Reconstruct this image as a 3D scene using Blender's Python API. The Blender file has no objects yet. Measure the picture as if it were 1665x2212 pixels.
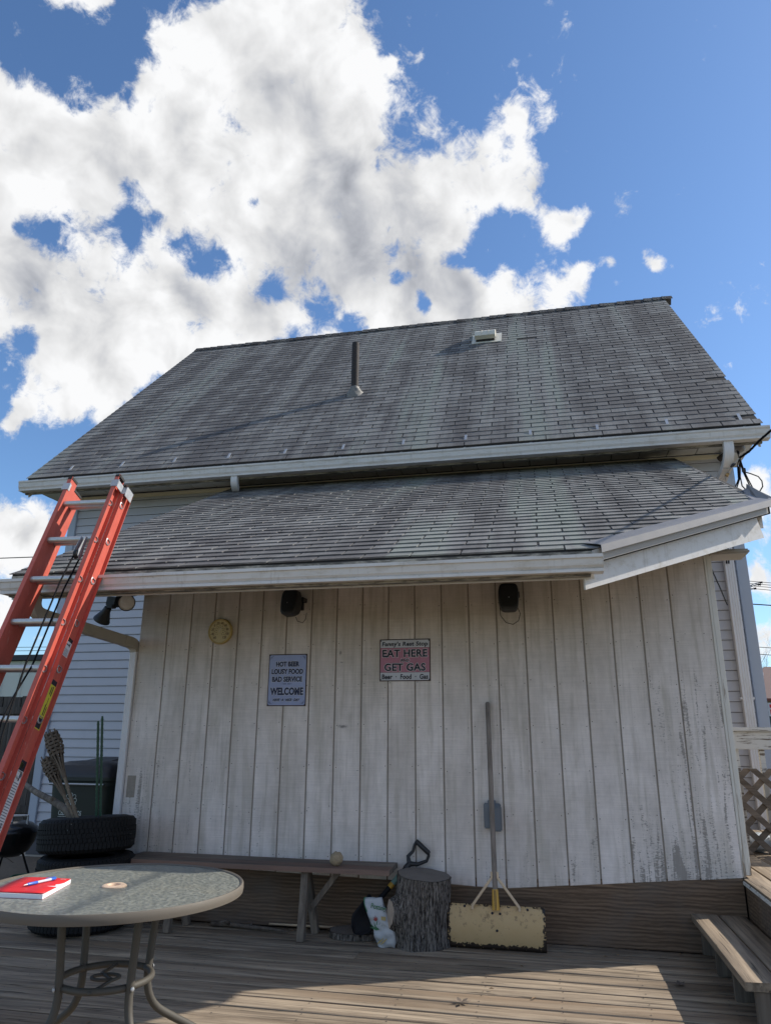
import bpy, bmesh, math, random
from mathutils import Vector, Matrix, noise as mnoise
from math import sin, cos, pi, radians, sqrt, atan2, exp

random.seed(7)
C = bpy.context.scene.collection
SC = bpy.context.scene

# ------------------------------------------------------------------ camera
cam_d = bpy.data.cameras.new('camera')
cam = bpy.data.objects.new('camera', cam_d)
C.objects.link(cam)
R_ = Vector((0.97723449, 0.21207704, 0.00600635))
U_ = Vector((0.05664418, -0.28808531, 0.95592797))
F_ = Vector((-0.20446072, 0.93382556, 0.29353983))
mw = Matrix((R_, U_, -F_)).transposed().to_4x4()
mw.translation = Vector((0, 0, 1.272))
cam.matrix_world = mw
cam_d.sensor_fit = 'HORIZONTAL'
cam_d.sensor_width = 36
cam_d.lens = 36 * 1560 / 1665
cam_d.clip_end = 3000
SC.camera = cam

# ------------------------------------------------------------------ exposure
vs = SC.view_settings
SC.display_settings.display_device = 'sRGB'
vs.view_transform = 'Standard'
vs.look = 'None'
vs.gamma = 1
vs.use_curve_mapping = False
vs.exposure = 0.2
SC.render.engine = 'CYCLES'
SC.cycles.use_denoising = True
SC.cycles.max_bounces = 6
SC.cycles.caustics_reflective = False
SC.cycles.caustics_refractive = False

# ------------------------------------------------------------------ sun and sky
SUN = Vector((0.906, 0.424, 0.74)).normalized()
SUN_EL = math.asin(SUN.z)
SUN_AZ = atan2(SUN.x, SUN.y)
sl = bpy.data.lights.new('sun', 'SUN')
sl.energy = 5.0
sl.angle = radians(0.5)
sl.color = (1.0, 0.93, 0.83)
so = bpy.data.objects.new('sun', sl)
C.objects.link(so)
so.location = SUN * 60
so.rotation_euler = SUN.to_track_quat('Z', 'Y').to_euler()

SKY_STRENGTH = 0.13
SKY_TINT = (0.84, 1.03, 1.2)      # the deep clear blue of that afternoon
CLOUD_WHITE = 0.79
CLOUDS=[(-21.1,51.8,3.29,1.2),(-23.6,48.8,3.7,1.1),(-22.4,46.2,5.39,1.1),(-30.9,46.2,3.39,1.1),(-32.4,47.5,1.51,0.8),(-28.1,42.4,5.8,1.1),(-17.8,45.7,3.86,1.1),(-34.6,41.2,3.47,1),(-14,40.8,6.39,1.2),(-6.9,41.9,3.65,1),(-2.3,43.7,2.92,1.1),(0.1,45.5,1.14,0.9),(0.5,40.8,2.31,1),(2.7,37.6,1.67,1),(4.8,38.1,0.99,0.9),(-20.9,38.9,6.42,1.1),(-10.5,37,4.83,1),(-15.6,35,4.54,1),(-41.7,40.1,3.04,1.1),(-44.6,40.1,1.78,0.9),(-47,38.7,2.64,1),(-39.1,38.1,2.51,1),(-44.3,35.8,3.35,1),(-43.5,32.1,1.87,0.9),(-38.4,32.1,3.9,1.1),(-32.9,32.5,2.68,1),(-42.1,29.6,3.5,1),(-38.8,28.1,3.94,1),(-32.8,28.9,4.08,1),(-28.5,31.2,3.44,1),(-22.9,31.8,2.8,1),(-35.2,25.5,1.69,0.9),(-17.1,31.5,2.48,0.9),(-5,34.5,3.13,1),(-0,33.8,2.41,0.9),(4.4,33.8,1.22,0.9),(-6.3,32.6,2.82,1),(-13,33,2.12,0.8),(-41,23.2,1.63,0.95),(-38,23.3,1.2,0.8),(-35.4,23,1.09,0.8),(-41.9,21.2,0.97,0.7),(-39.3,14.2,2.31,1),(-40.9,13.1,1.95,0.9),(-41,7.7,2.56,0.9),(11.3,33.9,1.05,0.62),(10.4,33.8,0.79,0.5),(7.2,33.9,0.67,0.5),(6.2,42.1,0.57,0.45),(-9.2,49.2,0.56,0.45),(-10.1,51.2,0.49,0.4),(-12.3,48.8,0.62,0.4),(-41.3,49.5,1.55,0.9),(-44.6,48.6,1.39,0.8),(-5.5,31.9,3.18,1),(-10.5,31.7,2.66,1),(0.7,32.2,2.43,0.9),(-15.1,32,2.48,0.9),(-21.2,30.3,2.12,0.8),(-32.5,35.2,1.66,0.7),(15.9,16.8,1.96,1),(15.5,11,1.46,0.8),(14.9,6.2,1.29,0.7),(-49.2,32.1,5.9,1),(-52.2,38.1,3.9,0.9),(19.5,7.1,3.71,0.9)]
GAPS=[(-36.2,38.8,0.54),(-36.2,36.3,0.74),(-41.7,34.2,0.63),(-43.4,34.2,0.31),(-29.3,35.2,1.01),(-31.6,36.1,0.53),(-26.9,35,0.75),(-18.4,32.7,1.27),(-22.7,34,0.83),(-24.4,39.8,0.4),(-11.8,35,0.45),(-6.4,36,0.59),(-9.4,33.2,0.49),(-21.1,29.4,0.92),(-42.2,26.7,0.64),(-15.5,30.9,0.71),(-3.6,36.1,0.86),(-4.9,46,1.44),(5.1,39.9,1.11),(-0.3,36.3,1.29),(-3.6,36.2,0.89),(-10.4,45.2,1.29)]
SHADES=[(-14,40.2,6.75),(-34,40.2,4.15),(-22.3,34.9,4.49),(-42.3,31.1,3.79),(-37.8,28.3,3.3),(-29,32.5,3.07),(-8.8,34.3,3.15),(-22.4,46.7,2.84),(-43.9,38.8,1.8),(-5.5,31.9,2.47),(-38.9,14.1,1.65),(15.4,10,1.95)]


class NT:
    """a small helper that wires shader nodes"""
    def __init__(self, tree):
        self.t = tree
        self.nd = tree.nodes
        self.lk = tree.links.new

    def put(self, sock, v):
        if v is None:
            return
        if isinstance(v, bpy.types.NodeSocket):
            self.lk(v, sock)
        else:
            if sock.type == 'RGBA' and len(v) == 3:
                v = (*v, 1)
            sock.default_value = v

    def m(self, op, a, b=None, c=None, clamp=False):
        n = self.nd.new('ShaderNodeMath')
        n.operation = op
        n.use_clamp = clamp
        self.put(n.inputs[0], a)
        self.put(n.inputs[1], b)
        self.put(n.inputs[2], c)
        return n.outputs[0]

    def vm(self, op, a, b=None):
        n = self.nd.new('ShaderNodeVectorMath')
        n.operation = op
        self.put(n.inputs[0], a)
        if b is not None:
            self.put(n.inputs[1], b)
        return n.outputs['Value'] if op in ('DOT_PRODUCT', 'LENGTH') else n.outputs['Vector']

    def mix(self, f, a, b, bt='MIX'):
        n = self.nd.new('ShaderNodeMix')
        n.data_type = 'RGBA'
        n.blend_type = bt
        n.clamp_factor = True
        self.put(n.inputs['Factor'], f)
        self.put(n.inputs[6], a)
        self.put(n.inputs[7], b)
        return n.outputs[2]

    def noise(self, vec, scale, detail=4, rough=0.55, dist=0.0):
        n = self.nd.new('ShaderNodeTexNoise')
        self.put(n.inputs['Vector'], vec)
        n.inputs['Scale'].default_value = scale
        n.inputs['Detail'].default_value = detail
        n.inputs['Roughness'].default_value = rough
        n.inputs['Distortion'].default_value = dist
        return n.outputs['Fac']

    def voro(self, vec, scale, feat='F1', out='Distance'):
        n = self.nd.new('ShaderNodeTexVoronoi')
        n.feature = feat
        self.put(n.inputs['Vector'], vec)
        n.inputs['Scale'].default_value = scale
        return n.outputs[out]

    def step(self, v, a, b, lo=0.0, hi=1.0):
        n = self.nd.new('ShaderNodeMapRange')
        n.interpolation_type = 'SMOOTHSTEP'
        self.put(n.inputs['Value'], v)
        for i, q in enumerate((a, b, lo, hi)):
            self.put(n.inputs[i + 1], q)
        return n.outputs['Result']

    def pos(self):
        return self.nd.new('ShaderNodeNewGeometry').outputs['Position']

    def isl(self):
        return self.nd.new('ShaderNodeNewGeometry').outputs['Random Per Island']

    def objc(self):
        return self.nd.new('ShaderNodeTexCoord').outputs['Object']

    def rnd(self):
        return self.nd.new('ShaderNodeObjectInfo').outputs['Random']

    def sep(self, v):
        n = self.nd.new('ShaderNodeSeparateXYZ')
        self.put(n.inputs[0], v)
        return n.outputs

    def comb(self, x, y, z):
        n = self.nd.new('ShaderNodeCombineXYZ')
        for i, q in enumerate((x, y, z)):
            self.put(n.inputs[i], q)
        return n.outputs[0]

    def bump(self, h, strength=0.3, dist=0.01):
        n = self.nd.new('ShaderNodeBump')
        n.inputs['Strength'].default_value = strength
        n.inputs['Distance'].default_value = dist
        self.put(n.inputs['Height'], h)
        return n.outputs[0]

    def bsdf(self, col, rough=0.6, metal=0.0, normal=None, trans=0.0, spec=None):
        n = self.nd.new('ShaderNodeBsdfPrincipled')
        self.put(n.inputs['Base Color'], col)
        self.put(n.inputs['Roughness'], rough)
        self.put(n.inputs['Metallic'], metal)
        if normal is not None:
            self.put(n.inputs['Normal'], normal)
        if trans:
            self.put(n.inputs['Transmission Weight'], trans)
        if spec is not None:
            self.put(n.inputs['Specular IOR Level'], spec)
        o = self.nd.new('ShaderNodeOutputMaterial')
        self.lk(n.outputs[0], o.inputs[0])
        return n


def build_world():
    w = bpy.data.worlds.new('World')
    SC.world = w
    w.use_nodes = True
    t = w.node_tree
    t.nodes.clear()
    g = NT(t)
    sky = t.nodes.new('ShaderNodeTexSky')
    sky.sky_type = 'NISHITA'
    sky.sun_disc = False
    sky.sun_elevation = SUN_EL
    sky.sun_rotation = SUN_AZ
    sky.altitude = 200
    sky.air_density = 1.0
    sky.dust_density = 0.6
    sky.ozone_density = 2.5
    d = t.nodes.new('ShaderNodeTexCoord').outputs['Generated']
    d = g.vm('NORMALIZE', d)

    def direction(az, el):
        a, e = radians(az), radians(el)
        return (sin(a) * cos(e), cos(a) * cos(e), sin(e))

    warp = t.nodes.new('ShaderNodeTexNoise')
    g.put(warp.inputs['Vector'], d)
    warp.inputs['Scale'].default_value = 7
    warp.inputs['Detail'].default_value = 3
    wv = g.vm('SUBTRACT', warp.outputs['Color'], (0.5, 0.5, 0.5))
    dw = g.vm('ADD', d, g.vm('MULTIPLY', wv, (0.07, 0.07, 0.07)))
    dw = g.vm('NORMALIZE', dw)

    def lump(v, az, el, s, amp):
        s = radians(s)
        dt = g.vm('DOT_PRODUCT', v, direction(az, el))
        e = g.m('MULTIPLY_ADD', dt, 1 / s ** 2, -1 / s ** 2)
        return g.m('MULTIPLY', g.m('EXPONENT', e), amp)

    tot = None
    for az, el, s, a in CLOUDS:
        l = lump(dw, az, el, s * 0.66, a)
        tot = l if tot is None else g.m('ADD', tot, l)
    # the rest of the sky: scattered cumulus of the same kind
    far = g.vm('DOT_PRODUCT', d, (-0.2045, 0.9338, 0.2935))
    rest = g.step(far, 0.66, 0.52)
    cov = g.noise(g.vm('MULTIPLY', d, (1, 1, 1.6)), 3.2, 2, 0.5)
    tot = g.m('ADD', tot, g.m('MULTIPLY', rest, g.step(cov, 0.47, 0.62, 0, 1.2)))
    raw = tot
    tot = g.m('MINIMUM', tot, 1.0)
    gapn = g.m('MULTIPLY_ADD', g.noise(d, 30, 5, 0.65, 0.4), 3.2, -0.75)
    gap = None
    for az, el, s in GAPS:
        l = lump(dw, az, el, s * 1.12, 0.85)
        gap = l if gap is None else g.m('ADD', gap, l)
    tot = g.m('SUBTRACT', tot, g.m('MULTIPLY', gap, g.m('MAXIMUM', gapn, 0.1)))
    big = g.noise(d, 10, 6, 0.58, 0.2)
    fine = g.noise(d, 38, 6, 0.66, 0.35)
    n = g.m('ADD', g.m('MULTIPLY_ADD', big, 1.9, -0.95), g.m('MULTIPLY_ADD', fine, 1.5, -0.75))
    dens = g.m('ADD', tot, n)
    mask = g.step(dens, 0.30, g.m('MULTIPLY_ADD', g.m('MINIMUM', gap, 1.0), 0.5, 0.76))
    # light and dark inside the cloud: thicker is greyer, the side to the sun brighter
    ds = g.vm('ADD', d, tuple(SUN * 0.03))
    relief = g.m('SUBTRACT', g.noise(d, 15, 4, 0.52, 0.3), g.noise(ds, 15, 4, 0.52, 0.3))
    grey = g.noise(g.vm('ADD', d, (3.1, 1.7, 0.4)), 6.5, 2, 0.45)
    core = g.step(g.m('ADD', raw, g.m('MULTIPLY', n, 0.30)), 0.75, 1.7)
    under = None
    for az, el, s in SHADES:
        l = lump(dw, az, el, s * 0.62, 0.8)
        under = l if under is None else g.m('ADD', under, l)
    under = g.m('ADD', under, g.m('MULTIPLY', rest, 0.5))
    under = g.m('MULTIPLY', g.m('MINIMUM', under, 1.0), g.m('MULTIPLY_ADD', grey, 1.7, 0.1))
    shade = g.m('MULTIPLY', core, under)
    lum = g.m('MULTIPLY_ADD', shade, -0.46, 1.05)
    lum = g.m('ADD', lum, g.m('MULTIPLY', relief, 0.85))
    lum = g.m('ADD', lum, g.m('MULTIPLY_ADD', fine, 0.10, -0.05))
    lum = g.m('MINIMUM', g.m('MAXIMUM', lum, 0.45), 1.08)
    tint = g.mix(g.step(lum, 0.45, 0.9), (0.86, 0.90, 1.0), (0.985, 0.99, 1.0))
    k = CLOUD_WHITE / SKY_STRENGTH
    cl = g.vm('MULTIPLY', tint, g.comb(g.m('MULTIPLY', lum, k), g.m('MULTIPLY', lum, k), g.m('MULTIPLY', lum, k)))
    blue = g.vm('MULTIPLY', sky.outputs[0], SKY_TINT)
    col = g.mix(mask, blue, cl)
    bg = t.nodes.new('ShaderNodeBackground')
    g.put(bg.inputs[0], col)
    bg.inputs[1].default_value = SKY_STRENGTH
    o = t.nodes.new('ShaderNodeOutputWorld')
    g.lk(bg.outputs[0], o.inputs[0])


build_world()

# ------------------------------------------------------------------ materials
MAT = {}


def material(name):
    def deco(fn):
        m = bpy.data.materials.new(name)
        m.use_nodes = True
        m.node_tree.nodes.clear()
        fn(NT(m.node_tree))
        MAT[name] = m
        return m
    return deco


def plain(name, col, rough=0.55, metal=0.0, var=0.12, scale=18, bump=0.08, spec=None, dirt=None):
    @material(name)
    def _(g):
        p = g.pos()
        n = g.noise(p, scale, 5, 0.6)
        f = g.m('MULTIPLY_ADD', n, 2 * var, 1 - var)
        f = g.m('MULTIPLY', f, g.m('MULTIPLY_ADD', g.rnd(), var * 0.8, 1 - var * 0.4))
        c = g.vm('MULTIPLY', col, g.comb(f, f, f))
        if dirt:
            dn = g.step(g.noise(p, scale * 0.35, 6, 0.7), 0.52, 0.75)
            c = g.mix(g.m('MULTIPLY', dn, dirt[1]), c, dirt[0])
        g.bsdf(c, g.m('MULTIPLY_ADD', n, 0.25, rough - 0.12), metal, g.bump(n, bump, 0.004), spec=spec)


def wood(name, dark, light, axis='X', rough=0.8, crack=0.6, tint=None, grain=1.0, knots=False):
    @material(name)
    def _(g):
        p = g.pos()
        r = g.m('ADD', g.rnd(), g.isl())
        off = g.comb(g.m('MULTIPLY', r, 37.0), g.m('MULTIPLY', r, 17.0), g.m('MULTIPLY', r, 29.0))
        st = {'X': (1.3, 38, 38), 'Y': (38, 1.3, 38), 'Z': (38, 38, 1.3)}[axis]
        v = g.vm('ADD', g.vm('MULTIPLY', p, tuple(s * grain for s in st)), off)
        n1 = g.noise(v, 1.0, 7, 0.7, 0.6)
        st2 = {'X': (0.8, 9, 9), 'Y': (9, 0.8, 9), 'Z': (9, 9, 0.8)}[axis]
        v2 = g.vm('ADD', g.vm('MULTIPLY', p, st2), off)
        n2 = g.noise(v2, 1.0, 5, 0.6, 1.2)
        f = g.m('ADD', g.m('MULTIPLY', n1, 0.6), g.m('MULTIPLY', n2, 0.5))
        c = g.mix(g.step(f, 0.34, 0.76), dark, light)
        if tint:
            c = g.mix(g.step(g.noise(v2, 0.35, 3, 0.5), 0.5, 0.68), c, tint)
        rr = g.m('MULTIPLY_ADD', g.m('FRACT', r), 0.36, 0.82)
        c = g.vm('MULTIPLY', c, g.comb(rr, rr, rr))
        v3 = g.vm('ADD', g.vm('MULTIPLY', p, tuple(s * 1.6 for s in st)), off)
        ck = g.step(g.noise(v3, 1.0, 4, 0.55, 0.3), 0.385, 0.31)
        c = g.mix(g.m('MULTIPLY', ck, crack), c, tuple(x * 0.3 for x in dark))
        big = g.noise(p, 1.7, 4, 0.6)
        bb = g.m('MULTIPLY_ADD', big, 0.7, 0.65)
        c = g.vm('MULTIPLY', c, g.comb(bb, bb, bb))
        h = g.m('SUBTRACT', n1, g.m('MULTIPLY', ck, 0.6))
        g.bsdf(c, rough, 0.0, g.bump(h, 0.55, 0.004), spec=0.3)


@material('shingle')
def _(g):
    p = g.pos()
    r = g.m('FRACT', g.m('ADD', g.rnd(), g.isl()))
    s = g.sep(p)
    streak = g.noise(g.vm('MULTIPLY', p, (2.3, 0.16, 0.16)), 1.0, 5, 0.62, 0.3)
    streak2 = g.noise(g.vm('MULTIPLY', p, (6.5, 0.35, 0.35)), 1.0, 4, 0.6)
    patch = g.noise(p, 1.1, 4, 0.6)
    f = g.m('ADD', g.m('MULTIPLY', streak, 0.75), g.m('MULTIPLY', streak2, 0.35))
    f = g.m('ADD', f, g.m('MULTIPLY_ADD', patch, 0.16, -0.08))
    f = g.m('ADD', f, g.m('MULTIPLY_ADD', r, 0.16, -0.08))
    c = g.mix(g.step(f, 0.40, 0.72), (0.092, 0.089, 0.091), (0.212, 0.212, 0.208))
    c = g.mix(g.m('MULTIPLY', g.step(streak, 0.53, 0.68), 0.6), c, (0.200, 0.232, 0.205))
    gr = g.noise(p, 420, 2, 0.7)
    gg = g.m('MULTIPLY_ADD', gr, 0.9, 0.55)
    sm = g.noise(g.vm('MULTIPLY', p, (40, 120, 120)), 1, 3, 0.6)
    gg = g.m('MULTIPLY', gg, g.m('MULTIPLY_ADD', sm, 0.3, 0.85))
    c = g.vm('MULTIPLY', c, g.comb(gg, gg, gg))
    g.bsdf(c, 0.85, 0, g.bump(gr, 0.5, 0.002), spec=0.35)


plain('roof_felt', (0.018, 0.018, 0.019), 0.9)
plain('vinyl_blue', (0.50, 0.515, 0.565), 0.5, var=0.05, scale=3, bump=0.05, dirt=((0.25, 0.26, 0.27), 0.25))
plain('vinyl_trim', (0.40, 0.45, 0.53), 0.45, var=0.04, scale=4)
plain('downspout_tan', (0.40, 0.36, 0.30), 0.5, var=0.12, scale=14, dirt=((0.2, 0.17, 0.13), 0.5))
plain('lap_shadow', (0.10, 0.10, 0.11), 0.8)  # dark backing colour paints the shadow line between siding courses
plain('downspout_white', (0.70, 0.70, 0.71), 0.4, var=0.05, scale=6, dirt=((0.4, 0.38, 0.34), 0.35))
plain('trim_grey', (0.36, 0.335, 0.30), 0.55, var=0.08, scale=8)
plain('soffit_white', (0.52, 0.53, 0.51), 0.5, var=0.06, scale=4, dirt=((0.2, 0.2, 0.17), 0.5))
plain('cream_trim', (0.68, 0.63, 0.48), 0.5, var=0.05, scale=4)


@material('gutter_white')
def _(g):
    p = g.pos()
    n = g.noise(g.vm('MULTIPLY', p, (5, 20, 20)), 1, 6, 0.65)
    n2 = g.noise(p, 60, 4, 0.6)
    dr = g.noise(g.vm('MULTIPLY', p, (26, 26, 1.5)), 1, 5, 0.7)
    c = g.mix(g.step(n, 0.45, 0.8), (0.66, 0.645, 0.62), (0.50, 0.465, 0.40))
    c = g.mix(g.step(dr, 0.52, 0.8, 0, 0.55), c, (0.36, 0.33, 0.28))
    c = g.mix(g.m('MULTIPLY', g.step(n2, 0.62, 0.75), g.step(n, 0.4, 0.7)), c, (0.25, 0.24, 0.21))
    g.bsdf(c, 0.38, 0, g.bump(n, 0.06, 0.004))


@material('gutter_dirt')
def _(g):
    p = g.pos()
    n = g.noise(g.vm('MULTIPLY', p, (7, 30, 30)), 1, 6, 0.7)
    c = g.mix(g.step(n, 0.4, 0.62), (0.09, 0.085, 0.075), (0.36, 0.34, 0.29))
    g.bsdf(c, 0.7)


@material('painted_siding')
def _(g):
    p = g.pos()
    s = g.sep(p)
    r = g.rnd()
    off = g.comb(g.m('MULTIPLY', r, 13.0), 0.0, g.m('MULTIPLY', r, 23.0))
    fine = g.noise(g.vm('MULTIPLY', p, (210, 1, 9)), 1, 4, 0.6)            # wood grain, upright
    saw = g.noise(g.vm('MULTIPLY', p, (5, 1, 260)), 1, 3, 0.6)             # saw marks, level
    cloud = g.noise(g.vm('ADD', g.vm('MULTIPLY', p, (2.4, 1, 1.3)), off), 1, 5, 0.6)
    streak = g.noise(g.vm('ADD', g.vm('MULTIPLY', p, (22, 1, 1.3)), off), 1, 5, 0.65, 0.5)
    c = g.mix(g.step(cloud, 0.3, 0.72), (0.62, 0.56, 0.51), (0.80, 0.735, 0.69))
    c = g.mix(g.m('MULTIPLY', g.step(streak, 0.44, 0.74), 0.62), c, (0.44, 0.40, 0.335))
    mot = g.noise(g.vm('ADD', g.vm('MULTIPLY', p, (16, 1, 7)), off), 1, 5, 0.65)
    mo = g.m('MULTIPLY_ADD', mot, 0.42, 0.80)
    c = g.vm('MULTIPLY', c, g.comb(mo, mo, mo))
    st2 = g.step(g.noise(g.vm('ADD', g.vm('MULTIPLY', p, (3.5, 1, 0.9)), off), 1, 4, 0.6, 0.8), 0.5, 0.72)
    c = g.mix(g.m('MULTIPLY', st2, 0.5), c, (0.50, 0.455, 0.385))
    # grime under the eave
    top = g.step(s[2], 1.35, 2.45)
    c = g.mix(g.m('MULTIPLY', top, g.m('MULTIPLY_ADD', streak, 0.5, 0.10)), c, (0.36, 0.315, 0.25))
    sw = g.m('MULTIPLY_ADD', saw, 0.38, 0.80)
    c = g.vm('MULTIPLY', c, g.comb(sw, sw, sw))
    # flaked paint: in upright runs made of short level dashes, worse low down and to the right
    dash = g.noise(g.vm('MULTIPLY', p, (46, 1, 190)), 1, 3, 0.65)
    run = g.noise(g.vm('ADD', g.vm('MULTIPLY', p, (20, 1, 1.6)), off), 1, 5, 0.62, 1.1)
    area = g.noise(g.vm('ADD', p, (5.2, 0, 1.1)), 1.3, 3, 0.5)
    wr = g.step(s[0], 0.12, 0.75, 0, 0.115)
    wr = g.m('MULTIPLY', wr, g.step(s[2], 1.95, 1.6))
    wl = g.step(s[2], 1.15, 0.35, 0, 0.062)
    wl2 = g.m('MULTIPLY', g.step(s[0], -2.45, -3.0, 0, 0.08), g.step(s[2], 2.2, 1.4))
    wear = g.m('ADD', g.m('ADD', wr, wl), wl2)
    wear = g.m('ADD', wear, g.m('MULTIPLY_ADD', area, 0.22, -0.10))
    v = g.m('ADD', g.m('MULTIPLY', dash, 0.42), g.m('MULTIPLY', run, 0.66))
    peel = g.step(g.m('ADD', v, wear), 0.730, 0.765)
    bare = g.mix(fine, (0.20, 0.18, 0.16), (0.37, 0.335, 0.30))
    c = g.mix(g.m('MULTIPLY', peel, 0.85), c, bare)
    speck = g.step(g.voro(p, 11), 0.05, 0.025)
    c = g.mix(g.m('MULTIPLY', speck, 0.7), c, (0.08, 0.07, 0.06))
    for (mx, mz, rx, rz, dk) in ((-1.470, 1.319, .060, .020, .7), (-1.500, 1.85, .016, .030, .6), (-1.490, 1.78, .022, .008, .5)):
        ex = g.m('MULTIPLY', g.m('SUBTRACT', s[0], mx), 1 / rx)
        ez = g.m('MULTIPLY', g.m('SUBTRACT', s[2], mz), 1 / rz)
        rr = g.m('SQRT', g.m('ADD', g.m('MULTIPLY', ex, ex), g.m('MULTIPLY', ez, ez)))
        sm_ = g.m('MULTIPLY', g.step(g.m('ADD', rr, g.m('MULTIPLY', dash, 1.2)), 1.5, 0.7), dk)
        c = g.mix(sm_, c, (0.075, 0.072, 0.075))
    h = g.m('ADD', g.m('MULTIPLY', fine, 0.4), g.m('SUBTRACT', g.m('MULTIPLY', saw, 0.6), g.m('MULTIPLY', peel, 0.5)))
    g.bsdf(c, 0.75, 0, g.bump(h, 0.35, 0.003), spec=0.3)


plain('groove_wood', (0.30, 0.265, 0.225), 0.9, var=0.35, scale=40)


@material('skirt_wood')
def _(g):
    p = g.pos()
    s = g.sep(p)
    w = g.nd.new('ShaderNodeTexWave')
    w.wave_type = 'BANDS'
    w.bands_direction = 'Z'
    g.put(w.inputs['Vector'], g.vm('MULTIPLY', p, (0.45, 1, 1.0)))
    w.inputs['Scale'].default_value = 14
    w.inputs['Distortion'].default_value = 5
    w.inputs['Detail'].default_value = 3
    w.inputs['Detail Scale'].default_value = 0.9
    w.inputs['Detail Roughness'].default_value = 0.6
    n = g.noise(g.vm('MULTIPLY', p, (2, 30, 60)), 1, 6, 0.7)
    f = g.m('ADD', g.m('MULTIPLY', w.outputs['Fac'], 0.15), g.m('MULTIPLY', n, 0.8))
    c = g.mix(g.step(f, 0.3, 0.8), (0.095, 0.062, 0.040), (0.29, 0.195, 0.125))
    b = g.noise(p, 1.4, 4, 0.6)
    c = g.mix(g.step(b, 0.45, 0.7, 0, 0.6), c, (0.15, 0.135, 0.12))
    g.bsdf(c, 0.75, 0, g.bump(f, 0.3, 0.003), spec=0.25)


wood('deck_wood', (0.092, 0.070, 0.050), (0.43, 0.345, 0.25), 'X', 0.8, 0.9, tint=(0.23, 0.168, 0.112))
wood('tread_wood', (0.11, 0.084, 0.06), (0.36, 0.285, 0.205), 'Y', 0.8, 0.75)
wood('bench_wood', (0.085, 0.070, 0.058), (0.23, 0.185, 0.15), 'X', 0.8, 0.6, tint=(0.20, 0.125, 0.095))
wood('post_wood', (0.085, 0.07, 0.056), (0.22, 0.18, 0.14), 'Z', 0.85, 0.5)
wood('handle_wood', (0.17, 0.14, 0.115), (0.33, 0.28, 0.24), 'Z', 0.7, 0.4)
wood('lattice_wood', (0.10, 0.08, 0.062), (0.25, 0.20, 0.155), 'X', 0.85, 0.3, grain=0.5)
wood('fence_wood', (0.045, 0.04, 0.036), (0.14, 0.125, 0.11), 'Z', 0.9, 0.6)
wood('bamboo', (0.11, 0.085, 0.06), (0.25, 0.20, 0.145), 'Z', 0.6, 0.3)
wood('branch_bark', (0.06, 0.05, 0.042), (0.20, 0.17, 0.135), 'Z', 0.9, 0.4, grain=0.6)
wood('twig_bark', (0.07, 0.055, 0.045), (0.20, 0.16, 0.125), 'Z', 0.9, 0.2)


@material('peeling_white')
def _(g):
    p = g.pos()
    n = g.noise(g.vm('MULTIPLY', p, (3, 70, 70)), 1, 5, 0.65, 0.5)
    b = g.noise(p, 6, 4, 0.6)
    m = g.step(g.m('ADD', n, g.m('MULTIPLY_ADD', b, 0.5, -0.25)), 0.55, 0.6)
    c = g.mix(m, (0.66, 0.65, 0.61), (0.17, 0.14, 0.11))
    g.bsdf(c, 0.75, 0, g.bump(m, -0.4, 0.003))


@material('trim_white')
def _(g):
    p = g.pos()
    n = g.noise(g.vm('MULTIPLY', p, (70, 70, 2.2)), 1, 5, 0.65, 0.5)
    s = g.sep(p)
    low = g.step(s[2], 1.1, 0.4, 0, 0.14)
    m = g.step(g.m('ADD', n, low), 0.63, 0.68)
    n2 = g.noise(p, 9, 4, 0.6)
    c = g.mix(n2, (0.60, 0.57, 0.50), (0.74, 0.72, 0.66))
    c = g.mix(m, c, (0.28, 0.22, 0.16))
    g.bsdf(c, 0.7, 0, g.bump(m, -0.3, 0.003))


@material('bark')
def _(g):
    p = g.pos()
    n = g.noise(g.vm('MULTIPLY', p, (85, 85, 11)), 1, 6, 0.7, 0.9)
    n2 = g.noise(g.vm('MULTIPLY', p, (150, 150, 60)), 1, 4, 0.65)
    f = g.m('ADD', g.m('MULTIPLY', n, 0.85), g.m('MULTIPLY', n2, 0.25))
    c = g.mix(g.step(f, 0.42, 0.70), (0.018, 0.015, 0.013), (0.27, 0.24, 0.21))
    g.bsdf(c, 0.9, 0, g.bump(f, 1.0, 0.012), spec=0.15)


@material('cut_wood')
def _(g):
    o = g.objc()
    n = g.noise(o, 12, 5, 0.6)
    w = g.nd.new('ShaderNodeTexWave')
    w.wave_type = 'RINGS'
    w.rings_direction = 'Z'
    g.put(w.inputs['Vector'], o)
    w.inputs['Scale'].default_value = 28
    w.inputs['Distortion'].default_value = 2.5
    c = g.mix(g.m('MULTIPLY_ADD', n, 0.7, g.m('MULTIPLY', w.outputs['Fac'], 0.25)), (0.12, 0.10, 0.085), (0.26, 0.225, 0.19))
    g.bsdf(c, 0.85, 0, g.bump(n, 0.2, 0.003))


plain('knot_wood', (0.40, 0.31, 0.24), 0.8, var=0.3, scale=25, bump=0.3)


@material('fibreglass_red')
def _(g):
    p = g.pos()
    n = g.noise(g.vm('MULTIPLY', p, (160, 70, 14)), 1, 4, 0.6)
    n2 = g.noise(p, 7, 4, 0.6)
    c = g.mix(n2, (0.45, 0.080, 0.056), (0.58, 0.125, 0.085))
    f = g.m('MULTIPLY_ADD', n, 0.35, 0.82)
    c = g.vm('MULTIPLY', c, g.comb(f, f, f))
    scr = g.step(g.noise(g.vm('MULTIPLY', p, (70, 50, 16)), 1, 4, 0.65), 0.62, 0.70)
    c = g.mix(g.m('MULTIPLY', scr, 0.35), c, (0.62, 0.36, 0.30))
    g.bsdf(c, 0.42, 0, g.bump(n, 0.2, 0.002))


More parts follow.
